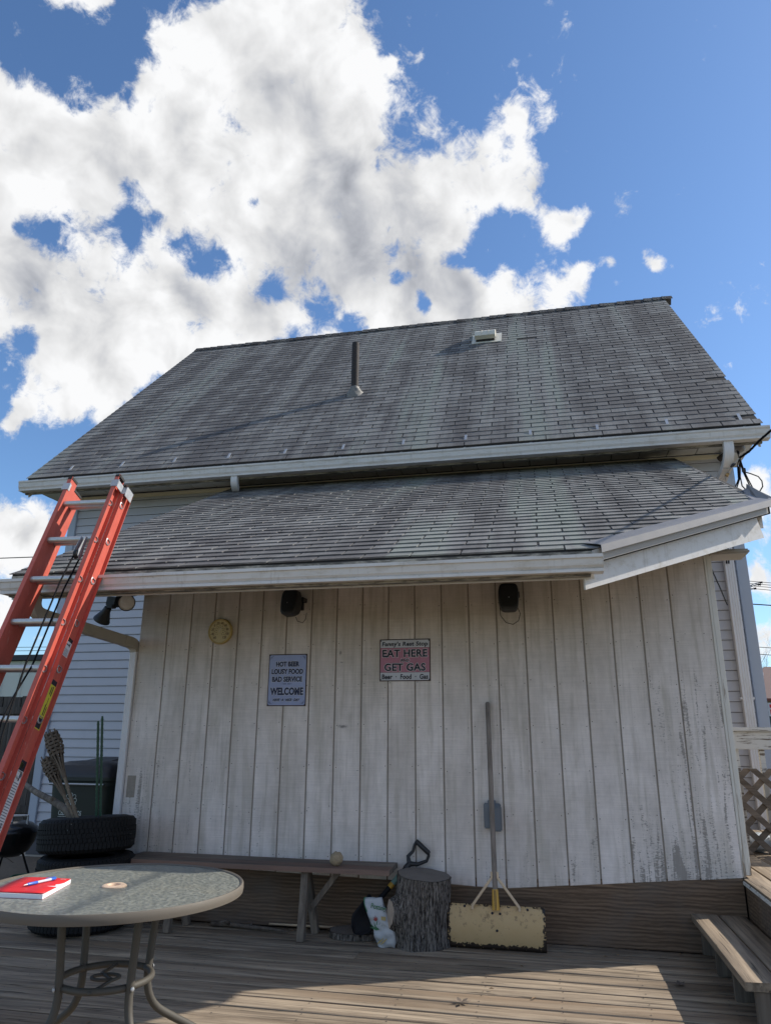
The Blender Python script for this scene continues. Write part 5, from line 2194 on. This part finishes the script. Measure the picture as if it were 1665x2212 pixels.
# stickers on the outer face of the right base rail
def sticker(u0, u1, parts):
    """flat labels: parts = (fraction from, to, material, n from, n to)"""
    for k, (a, b, mt, c_, d_) in enumerate(parts):
        ua, ub = u0 + (u1 - u0) * a, u0 + (u1 - u0) * b
        mb_ = MB()
        x = BO + .0056 + .0004 * (k > 0)
        q = [LP(x, ua, c_), LP(x, ub, c_), LP(x, ub, d_), LP(x, ua, d_)]
        mb_.add(q, [(0, 1, 2, 3)])
        yield mb_, mt


def put_sticker(name, u0, u1, parts):
    root_ = None
    for mb_, mt in sticker(u0, u1, parts):
        o_ = mb_.build(name if root_ is None else 'print', mt, lad if root_ is None else root_)
        if root_ is None:
            root_ = o_
            ORG[root_] = ORG[lad]


nA, nB = -.112, -.052
rows = [(.04 + .055 * k, .062 + .055 * k, 'grey_plastic', nA + .006, nB - .006 - .02 * ((k * 7) % 3) / 3) for k in range(9)]
put_sticker('label', -1.10, -.985, [(0, 1, 'label_white', nA, nB), (.80, 1, 'print_black', nA, nB), (.85, .96, 'label_green', nA + .015, nB - .015), (.55, .75, 'print_black', nA + .012, nA + .020), (.60, .66, 'print_black', nA + .020, nB - .012)] + rows[:7])
put_sticker('label', -1.545, -1.255, [(0, 1, 'label_yellow', nA, nB), (.02, .22, 'print_black', nA + .004, nB - .004), (.90, 1, 'print_black', nA, nB), (.28, .46, 'print_black', nA + .010, nA + .016), (.28, .50, 'print_black', nA + .022, nA + .030), (.68, .88, 'print_black', nA + .012, nA + .020), (.70, .86, 'print_black', nA + .026, nA + .034), (.5, .64, 'print_black', nA + .02, nA + .024)])
put_sticker('label', -2.10, -1.72, [(0, 1, 'label_white', nA, nB), (.86, 1, 'print_black', nA, nB), (.89, .97, 'label_green', nA + .012, nB - .012)] + [(.03 + .036 * k, .042 + .036 * k, 'grey_plastic', nA + .006, nB - .006 - .004 * (k % 3)) for k in range(19)] + [(.72, .84, 'print_black', nA + .014, nA + .022), (.03, .16, 'grey_plastic', nA + .012, nA + .022)])

# pulley and rope
pl = Vector((-2.872, 3.955, 2.352))
mb = MB()
mb.lathe([(0, -.012), (.030, -.012), (.022, 0), (.030, .012), (0, .012)], 18, pl, Matrix.Rotation(pi / 2, 3, 'Y'))
mb.build('pulley', 'black_plastic', lad, smooth=True)
mb = MB()
for s_ in (-1, 1):
    mb.prism([pl + Vector((s_ * .016, .0, -.036)), pl + Vector((s_ * .016, .024, -.01)), pl + Vector((s_ * .016, .034, .05)), pl + Vector((s_ * .016, .058, .125)), pl + Vector((s_ * .016, .036, .130)), pl + Vector((s_ * .016, -.018, .03)), pl + Vector((s_ * .016, -.022, -.01))], (.003, 0, 0))
mb.build('pulley_bracket', 'galvanised', lad)
MB().tube([pl + Vector((-.012, -.018, -.01)), (-2.889, 3.85, 2.157), (-2.872, 3.72, 1.87), (-2.850, 3.6, 1.624), (-2.725, 3.35, 1.249), (-2.62, 3.2, .95)], .0055, 6).build('rope', 'cable_black', lad, smooth='all')
MB().tube([pl + Vector((.010, .018, -.015)), (-2.868, 3.87, 2.12), (-2.883, 3.7, 1.633), (-2.875, 3.58, 1.46), (-2.785, 3.4, 1.313), (-2.68, 3.25, 1.05)], .0055, 6).build('rope', 'cable_black', lad, smooth='all')
for side, r in (('r', BO + .015), ('l', -W_ - BO * .35 - .015)):
    MB().box(LP(r, LENB - .02, -.076), (.07, .10, .05), m).build('foot', 'black_rubber', lad)

# ------------------------------------------------------------------ patio table
tcx, tcy, TZ, TRr = -1.715, 2.865, .687, .503
tb = thing('patio_table', 'round patio table with a textured glass top on bent tube legs', 'table', (tcx, tcy, 0))
MB().lathe([(.030, -.003), (TRr - .012, -.003), (TRr - .012, .0), (.030, .0), (.030, -.003)], 72, (tcx, tcy, TZ)).build('glass_top', 'table_glass', tb)
MB().lathe([(TRr - .014, .002), (TRr - .010, .005), (TRr - .004, .006), (TRr, .001), (TRr + .001, -.016), (TRr - .001, -.028), (TRr - .008, -.030), (TRr - .014, -.008), (TRr - .026, -.008), (TRr - .026, -.004), (TRr - .014, -.003), (TRr - .014, .002)], 96, (tcx, tcy, TZ)).build('rim', 'rim_taupe', tb, smooth=True)
MB().lathe([(.024, .002), (.026, .008), (.040, .008), (.047, .004), (.047, .0), (.030, -.001), (.028, -.02), (.022, -.02), (.024, .002)], 36, (tcx, tcy, TZ)).build('umbrella_ring', 'ring_peach', tb, smooth=True)
lc = Vector((-1.69, 2.83, 0))
MB().lathe([(.20, -.05), (.212, -.05), (.212, -.03), (.20, -.03), (.20, -.05)], 40, (lc.x, lc.y, TZ)).build('top_brace', 'leg_taupe', tb, smooth=True)
for a in (-120, -30, 60, 150):
    a = radians(a)
    c_, s_ = cos(a), sin(a)

    def rp(r, z):
        return Vector((lc.x + r * c_, lc.y + r * s_, z))
    path = [rp(.200, TZ - .035), rp(.192, .55), rp(.182, .44), rp(.178, .37)] + arc(rp(.178, .355), rp(.180, .265), rp(.26, .215), 6) + arc(rp(.32, .178), rp(.50, .075), rp(.555, .012), 6)
    leg = MB().tube(path, .0145, 12).build('leg', 'leg_taupe', tb, smooth='all')
    MB().tube([rp(.555, .016), rp(.558, .001)], .018, 10).build('foot', 'black_rubber', leg)
    MB().lathe([(0, 0), (.008, 0), (.006, .004), (0, .005)], 8, rp(.197, .385), Matrix.Rotation(a, 3, 'Z') @ Matrix.Rotation(pi / 2, 3, 'Y')).build('bolt', 'galvanised', leg)
mb = MB()
for k in range(4):
    a0, a1 = radians(-120 + 90 * k), radians(-30 + 90 * k)
    A = Vector((lc.x + .168 * cos(a0), lc.y + .168 * sin(a0), .385))
    B = Vector((lc.x + .168 * cos(a1), lc.y + .168 * sin(a1), .385))
    mid = Vector((lc.x, lc.y, .385)) + ((A + B) / 2 - Vector((lc.x, lc.y, .385))).normalized() * .215
    mb.tube(arc(A, mid, B, 12), .0125, 10)
mb.build('ring_brace', 'leg_taupe', tb, smooth='all')
mb = MB()
pts = []
q = Vector((lc.x, lc.y, .385))
e1 = Vector((cos(radians(-75)), sin(radians(-75)), 0))
e2 = Vector((-e1.y, e1.x, 0))
pts.append(q + e1 * .185)
pts.append(q + e1 * .05 + e2 * .03)
for k in range(15):
    a = radians(60 + 24 * k)
    pts.append(q + e1 * (.036 * cos(a)) + e2 * (.052 * sin(a)))
pts.append(q - e1 * .05 - e2 * .03)
pts.append(q - e1 * .185)
mb.tube(pts, .0065, 8)
mb.build('scroll', 'leg_taupe', tb, smooth='all')

# notebook and pen
nbz = TZ + .001
A, B, Cc, D = Vector((-2.13, 2.86, 0)), Vector((-1.915, 2.872, 0)), Vector((-1.835, 2.592, 0)), Vector((-2.05, 2.58, 0))
nb = thing('notebook', 'red spiral notebook with white pages on the patio table', 'notebook', (-1.98, 2.73, nbz))
Z = Vector((0, 0, 1))
MB().prism([p + Z * nbz for p in (A, B, Cc, D)], Z * .015).build('pages', 'paper_white', nb)
mb = MB()
n = 8
vs = []
for j in range(n + 1):
    t_ = j / n
    for i in range(5):
        s_ = i / 4
        p = A.lerp(B, s_).lerp(D.lerp(Cc, s_), t_ * .985)
        vs.append(p + Z * (nbz + .0165 + .004 * (t_ ** 3) * (1 - .5 * s_) + .002 * sin(3 * s_ + 4 * t_)))
mb.add(vs, [(j * 5 + i, j * 5 + i + 1, (j + 1) * 5 + i + 1, (j + 1) * 5 + i) for j in range(n) for i in range(4)])
o = mb.build('cover', 'notebook_red', nb, smooth='all')
o.modifiers.new('thick', 'SOLIDIFY').thickness = .0008
MB().prism([p + Z * nbz for p in (A, B, Cc, D)], Z * -.0008).build('back_cover', 'notebook_red', nb)
mb = MB()
for k in range(30):
    p = A.lerp(D, (k + .5) / 30) + (B - A).normalized() * .006
    e = (B - A).normalized()
    mb.tube([p + e * (.008 * cos(t_)) + Z * (nbz + .009 + .010 * sin(t_)) for t_ in [2 * pi * q_ / 8 for q_ in range(9)]], .0009, 4, cap=False)
mb.build('spiral', 'galvanised', nb, smooth='all')
mb = MB()
e = (B - A).normalized()
f = (D - A).normalized()
for k, (x, y, L) in enumerate(((.178, .018, .006), (.185, .018, .004), (.191, .018, .005), (.197, .018, .004))):
    p = A + e * x + f * y + Z * (nbz + .0182)
    mb.add([p, p + e * L, p + e * L + f * .006, p + f * .006], [(0, 1, 2, 3)])
mb.build('print', 'label_white', nb)
pa, pbb = Vector((-1.985, 2.688, nbz + .0235)), Vector((-1.957, 2.835, nbz + .0235))
dv = (pbb - pa).normalized()
pen = thing('pen', 'blue and clear ballpoint pen lying on the red notebook', 'pen', tuple(pa))
MB().tube([pa - dv * .006, pa + dv * .012], [.0012, .0042], 10).build('tip', 'galvanised', pen, smooth=True)
MB().tube([pa + dv * .010, pa + dv * .014, pa + dv * .055, pa + dv * .058], [.0045, .0056, .0058, .005], 12).build('grip', 'pen_blue', pen, smooth=True)
MB().tube([pa + dv * .057, pa + dv * .125], .0050, 12).build('barrel', 'pen_clear', pen, smooth=True)
MB().tube([pa + dv * .124, pbb - dv * .006, pbb], [.0056, .0056, .003], 12).build('cap', 'pen_blue', pen, smooth=True)
MB().bar(pa + dv * .098 + Z * .007, pbb - dv * .004 + Z * .007, .003, .0015).build('clip', 'pen_blue', pen)

# ------------------------------------------------------------------ power service on the house corner
mast = thing('service_head', 'grey weatherhead with drooping black cables on the right house corner', 'weatherhead', (2.02, 7.98, 4.0))
MB().tube([(1.99, 8.03, 4.18), (2.06, 7.96, 4.215), (2.12, 7.90, 4.24)], .032, 12).build('conduit', 'pipe_iron', mast, smooth=True)
mb = MB()
mb.surf(24, 12, lambda u, v: Vector((2.16, 7.86, 4.225)) + Vector((.066 * cos(2 * pi * u) * cos(pi * (v - .5)), .060 * sin(2 * pi * u) * cos(pi * (v - .5)), .060 * sin(pi * (v - .5)) * (1 if v > .45 else .75))))
mb.build('hood', 'flashing_grey', mast, smooth='all')
wr = Vector((2.09, 7.6, 4.03))
cabs = [
    [(2.13, 7.82, 4.19), (2.11, 7.70, 4.06), (2.06, 7.62, 3.95), (2.05, 7.62, 3.80), (1.99, 7.7, 3.66), (1.93, 7.9, 3.45), (1.92, 8.0, 3.0)],
    [(2.14, 7.82, 4.18), (2.12, 7.70, 4.04), (2.07, 7.62, 3.93), (2.06, 7.62, 3.80), (2.01, 7.7, 3.65), (1.95, 7.9, 3.45), (1.94, 8.0, 3.0)],
    [(2.15, 7.83, 4.18), (2.09, 7.62, 3.98), (2.065, 7.6, 3.82), (2.07, 7.6, 3.72), (2.11, 7.6, 3.66), (2.16, 7.6, 3.63), (2.22, 7.6, 3.64), (2.262, 7.6, 3.70), (2.262, 7.6, 3.76), (2.235, 7.6, 3.81), (2.17, 7.6, 3.845), (2.11, 7.6, 3.87)],
    [tuple(wr), (2.085, 7.6, 3.96), (2.10, 7.6, 3.87), (2.13, 7.61, 3.77), (2.16, 7.63, 3.69), (2.17, 7.68, 3.6)],
    [tuple(wr), (2.095, 7.6, 3.97), (2.112, 7.6, 3.87), (2.145, 7.61, 3.77), (2.175, 7.63, 3.70), (2.185, 7.68, 3.6)],
]
for c_ in cabs:
    MB().tube(c_, .0065, 6).build('cable', 'cable_black', mast, smooth='all')
d0, d1_ = wr, Vector((2.43, 7.6, 4.30))
dirn = (d1_ - d0)
far_ = Vector((30, 28, 8.8))
drop = [wr, Vector((2.15, 7.48, 4.045)), Vector((2.22, 7.33, 4.10)), Vector((2.31, 7.12, 4.145)), Vector((2.48, 6.3, 4.19)), Vector((2.665, 5.46, 4.25)), Vector((3.4, 2.4, 4.7)), Vector((6.0, -8, 7.0))]
MB().tube(drop, .012, 7).build('drop_cable', 'cable_black', mast, smooth='all')
tw1 = []
for k in range(60):
    t_ = k / 59
    p = drop[0].lerp(drop[3], t_) if t_ < 1 else drop[3]
    i = min(int(t_ * 3), 2)
    p = drop[i].lerp(drop[i + 1], t_ * 3 - i)
    tw1.append(p + Vector((0, cos(k * .9) * .010, sin(k * .9) * .010)))
MB().tube(tw1, .007, 6).build('drop_cable', 'cable_black', mast, smooth='all')
MB().tube([wr, (2.03, 7.6, 3.97), (1.995, 7.62, 3.93), (1.97, 7.72, 3.90), (2.0, 8.02, 3.86)], .004, 6).build('guy_wire', 'galvanised', mast)
mb = MB()
mb.lathe([(0, -.035), (.010, -.03), (.017, 0), (.010, .03), (0, .035)], 12, (2.015, 7.61, 3.955), Matrix.Rotation(.9, 3, 'Y'))
mb.build('wedge_clamp', 'black_plastic', mast, smooth=True)
MB().lathe([(0, -.02), (.018, -.016), (.010, 0), (.018, .016), (0, .02)], 14, (1.975, 7.72, 3.89), Matrix.Rotation(pi / 2, 3, 'X')).build('insulator', 'copper_fit', mast, smooth=True)
MB().box((2.105, 7.59, 3.885), (.035, .03, .045)).build('splice', 'pipe_iron', mast, bev=.006)
MB().tube([(1.17, 5.42, 2.56), (1.27, 5.85, 2.565), (1.58, 6.95, 2.57), (1.882, 8.045, 2.575)], .006, 6).build('side_cable', 'cable_black', mast, smooth='all')
MB().tube([(1.74, 8.07, 1.3), (1.742, 8.07, .9), (1.735, 8.07, .5), (1.74, 8.07, .1)], .006, 6).build('wall_cable', 'cable_black', mast, smooth='all')

# ------------------------------------------------------------------ left: old board fence, metal building, wires, bare trees
fence = thing('board_fence', 'weathered dark board fence beside the left house corner', 'fence', (-8.0, 9.0, -.12))
x = -10.4
while x < -6.3:
    w = .14
    MB().box((x + w / 2, 9.0 + jit(.006), .80 + jit(.012)), (w - .006, .022, 1.86)).build('fence_board', 'fence_wood', fence)
    x += w + .004
for zz in (1.50, .25):
    MB().span((-10.4, 8.945, zz), (-6.3, 8.985, zz + .09)).build('rail', 'fence_wood', fence)
for x in (-10.35, -8.4, -6.36):
    MB().span((x - .05, 8.90, -.12), (x + .05, 8.99, 1.72)).build('post', 'post_wood', fence)

bld = thing('metal_building', 'pale ribbed metal building with a dark roof edge beyond the board fence', 'building', (-24, 28, -.1))
mb = MB()
mb.span((-40, 25.06, -.1), (-14, 36, 3.9))
wl = mb.build('wall', 'far_metal', bld)
src = None
x = -40
while x < -14:
    if src is None:
        src = MB().prism([(x, 25.05, -.1), (x + .05, 25.0, -.1), (x + .12, 25.0, -.1), (x + .17, 25.05, -.1), (x + .86, 25.045, -.1), (x + .86, 25.06, -.1), (x, 25.06, -.1)], (0, 0, 4.0)).build('wall_panel', 'far_metal', wl)
        x00 = x
    else:
        o = src.copy()
        C.objects.link(o)
        o.parent = wl
        o.location = (x - x00, 0, 0)
    x += .87
MB().span((-40.2, 24.85, 3.92), (-13.8, 36.2, 4.12)).build('roof_edge', 'far_dark', bld)


def bare_tree(name, label, loc, h, seed, r0=.16, levels=5, grp=None, mat='branch_bark', spread=.55):
    rng = random.Random(seed)
    t = thing(name, label, 'tree', loc, grp)
    tr, br = MB(), MB()

    def grow(p, d, L, r, lev, mb_):
        n = 4
        pts = [p]
        rs = [r]
        for k in range(n):
            d = (d + Vector((rng.uniform(-.18, .18), rng.uniform(-.18, .18), rng.uniform(-.02, .14)))).normalized()
            p = p + d * L / n
            pts.append(p)
            rs.append(r * (1 - .5 * (k + 1) / n))
        mb_.tube(pts, rs, 7 if lev == 0 else (5 if lev < 3 else 3), cap=False)
        if lev >= levels:
            return
        kids = rng.randint(3, 4) if lev > 0 else 5
        for k in range(kids):
            i = rng.randint(1 if lev else 2, n)
            a = rng.uniform(0, 2 * pi)
            side = Vector((cos(a), sin(a), rng.uniform(.1, .6)))
            nd_ = (d * (1 - spread * .6) + side * spread).normalized()
            grow(pts[i], nd_, L * rng.uniform(.55, .75), rs[i] * .6, lev + 1, br)
    grow(Vector(loc), Vector((0, 0, 1)), h * .38, r0, 0, tr)
    tr.build('trunk', mat, t, smooth='all')
    br.build('branches', mat, t, smooth='all')
    return t


for i, (x, y, h) in enumerate(((-29.5, 46, 6.8), (-33.6, 47, 6.6), (-38, 48, 7.0))):
    bare_tree('bare_tree', ('bare leafless tree just right above the metal building roof', 'bare leafless tree in the middle above the metal building roof', 'bare leafless tree at the far left above the metal building roof')[i], (x, y, -.1), h, 11 + i, .12, 5, 'bare trees beyond the metal building')
ow = thing('overhead_wire', 'single dark overhead wire crossing the sky left of the ladder', 'wire', (-12, 14, 5))
MB().tube([(-16, 14.4, 5.25), (-9.74, 14.0, 5.06), (-8.64, 14.0, 5.20), (-6.5, 14.2, 5.4)], .012, 5).build('strand', 'cable_black', ow, smooth='all')
ow = thing('overhead_wire', 'pair of thin distant wires above the metal building', 'wire', (-28, 40, 6))
for dz in (0, .22):
    MB().tube([(-44, 40, 6.3 + dz), (-34, 40, 6.12 + dz), (-20, 40, 6.0 + dz)], .016, 4).build('strand', 'cable_black', ow)

# ------------------------------------------------------------------ right: power line, tree, far house, car, road sign
pole = thing('utility_pole', 'distant utility pole with curved insulator arms behind the right corner post', 'utility pole', (7.40, 30, -.1))
MB().tube([(7.40, 30, -.1), (7.36, 30, 3), (7.33, 30, 6.9)], [.16, .14, .11], 10).build('mast', 'branch_bark', pole, smooth='all')
for (x1, z1, x2, z2) in ((7.66, 6.45, 8.34, 6.96), (7.70, 6.55, 8.27, 6.88), (7.72, 6.58, 8.09, 6.73)):
    MB().tube(arc((7.40, 30, z1 - .2), (x1 + .12, 30, z2 - .02), (x2, 30, z2), 8), .018, 5).build('arm', 'galvanised', pole, smooth='all')
    MB().lathe([(0, -.05), (.05, -.04), (.03, 0), (.05, .04), (0, .05)], 8, (x2, 30, z2), Matrix.Rotation(pi / 2, 3, 'Y')).build('insulator', 'cable_black', pole)
for zz in (6.1, 6.3):
    MB().tube([(7.4, 30, zz), (7.62, 30, zz + .15), (7.70, 30, zz + .42)], .02, 5).build('strut', 'cable_black', pole)
ow = thing('overhead_wire', 'four parallel distant wires running right from the utility pole', 'wire', (9, 30, 6.9))
for (z0_, z1_) in ((7.08, 6.93), (6.98, 6.84), (6.89, 6.75), (6.80, 6.64)):
    MB().tube([(7.30, 30, z0_ + .03), (8.69, 30, z1_), (14, 30, z1_ - .35), (26, 30, z1_ - .2)], .011, 4).build('strand', 'cable_black', ow)
ow = thing('overhead_wire', 'sagging thick distant cable below the four parallel wires', 'wire', (9, 30, 6.1))
MB().tube([(7.40, 30, 6.23), (7.9, 30, 6.13), (8.57, 30, 6.06), (14, 30, 5.9)], .022, 4).build('strand', 'cable_black', ow)
ow = thing('overhead_wire', 'two low distant wires level with the bare tree on the right', 'wire', (9, 30, 4.5))
for dz in (0, -.27):
    MB().tube([(7.0, 30, 4.57 + dz), (8.35, 30, 4.45 + dz), (16, 30, 4.2 + dz)], .012, 4).build('strand', 'cable_black', ow)
bare_tree('bare_tree', 'bare tree showing beside the right corner post of the house', (14.9, 60, -.1), 11.0, 5, .16, 5, spread=.5)

fh = thing('far_house', 'low tan house with a brown roof across the street on the right', 'house', (13, 40, -.1))
mb = MB()
mb.span((8.2, 35.3, -.1), (20, 44, 2.85))
wl = mb.build('wall', 'tan_wall', fh)
MB().span((8.19, 35.22, -.1), (9.04, 35.29, 2.42)).build('brick_panel', 'brick_red', fh)
mb = MB()
e = [(7.9, 34.8, 2.80), (20.4, 34.8, 2.80), (20.4, 44.5, 2.80), (7.9, 44.5, 2.80)]
r_ = [(10.6, 39.6, 4.55), (17.5, 39.6, 4.55)]
mb.add(e + r_, [(0, 1, 5, 4), (1, 2, 5), (2, 3, 4, 5), (3, 0, 4), (0, 3, 2, 1)])
rf = mb.build('roof', 'brown_roof', fh)
MB().span((7.9, 34.78, 2.70), (20.4, 34.82, 2.82)).build('fascia', 'brick_red', fh)
MB().lathe([(0, 0), (.09, 0), (.09, .55), (.15, .56), (.15, .72), (0, .74)], 12, (9.55, 36.6, 3.35)).build('vent_pipe', 'galvanised', rf, smooth=True)
mb = MB()
mb.surf(12, 6, lambda u, v: Vector((9.05 + .22 * cos(2 * pi * u) * cos(pi * v / 2), 36.3 + .25 * sin(2 * pi * u) * cos(pi * v / 2), 3.28 + .16 * sin(pi * v / 2))))
mb.build('roof_vent', 'galvanised', rf, smooth='all')
wn = MB().span((9.07, 35.20, 1.0), (11.2, 35.28, 2.40)).build('window', 'label_white', fh)
MB().span((9.17, 35.18, 1.1), (10.1, 35.21, 2.30)).build('pane', 'dark_glass', wn)
MB().span((10.2, 35.18, 1.1), (11.1, 35.21, 2.30)).build('pane', 'dark_glass', wn)

car = thing('parked_car', 'pale blue-grey car parked on the street before the tan house', 'car', (8.9, 28, -.1))
sec = [(-2.15, .22), (-2.2, .55), (-2.12, .86), (-1.75, .97), (-1.3, 1.0)]
prof = [(-2.15, .25), (-2.2, .6), (-2.1, .98), (-1.95, 1.06), (-1.45, 1.62), (-1.2, 1.70), (.3, 1.70), (.55, 1.64), (1.15, 1.10), (2.0, .95), (2.2, .70), (2.2, .28)]
n = len(prof)
mb = MB()
rows_ = []
for yy, s_ in ((-.90, .0), (-.86, .02), (.86, .02), (.90, .0)):
    rows_.append([Vector((9.2 + x, 28 + yy * (1 if z_ < 1.1 else .80), z_ - .1 - (.02 if abs(yy) > .88 else 0))) for x, z_ in prof])
vs = [p for r in rows_ for p in r]
fs = [tuple(range(n)), tuple(3 * n + k for k in range(n))]
for i in range(3):
    for k in range(n):
        k2 = (k + 1) % n
        fs.append((i * n + k, i * n + k2, (i + 1) * n + k2, (i + 1) * n + k))
mb.add(vs, fs)
mb.build('body', 'car_paint', car, smooth=True)
for pts in (((-1.62, 1.16), (-1.28, 1.54), (-.55, 1.56), (-.55, 1.16)), ((-.47, 1.16), (-.47, 1.56), (.28, 1.56), (.85, 1.14))):
    MB().prism([(9.2 + x, 28 - .735 - .01 * (z_ < 1.2) - (.15 if z_ < 1.13 else .06 * (1.56 - z_)), z_ - .1) for x, z_ in pts], (0, .02, 0)).build('window', 'dark_glass', car)
for x in (-1.4, 1.4):
    for yy in (-.82, .82):
        wh = MB().lathe([(0, -.1), (.30, -.1), (.33, -.07), (.33, .07), (.30, .1), (0, .1)], 20, (9.2 + x, 28 + yy, .23), RX90).build('wheel', 'black_rubber', car, smooth=True)
        MB().lathe([(0, .102), (.2, .104), (.2, .09)], 14, (9.2 + x, 28 + yy, .23), RX90).build('rim', 'galvanised', wh)
for x, mt in ((-2.17, 'brick_red'), (2.17, 'label_white')):
    for yy in (-.7, .7):
        MB().box((9.2 + x, 28 + yy, .68), (.08, .3, .16)).build('lamp', mt, car)
MB().span((6.975, 27.4, .70 - .1), (7.0, 28.6, .95)).build('tailgate_trim', 'label_white', car) if False else None
sg = thing('road_sign', 'small white road sign on a post by the far street', 'road sign', (6.72, 25, -.1))
MB().span((6.70, 24.99, -.1), (6.74, 25.03, 2.2)).build('post', 'galvanised', sg)
MB().span((6.62, 24.97, 1.85), (6.92, 24.985, 2.25)).build('plate', 'label_white', sg)
MB().span((6.66, 24.966, 2.10), (6.80, 24.969, 2.20)).build('print', 'notebook_red', sg)
MB().span((6.66, 24.966, 1.90), (6.86, 24.969, 2.05)).build('print', 'notebook_red', sg)

bpy.context.view_layer.update()
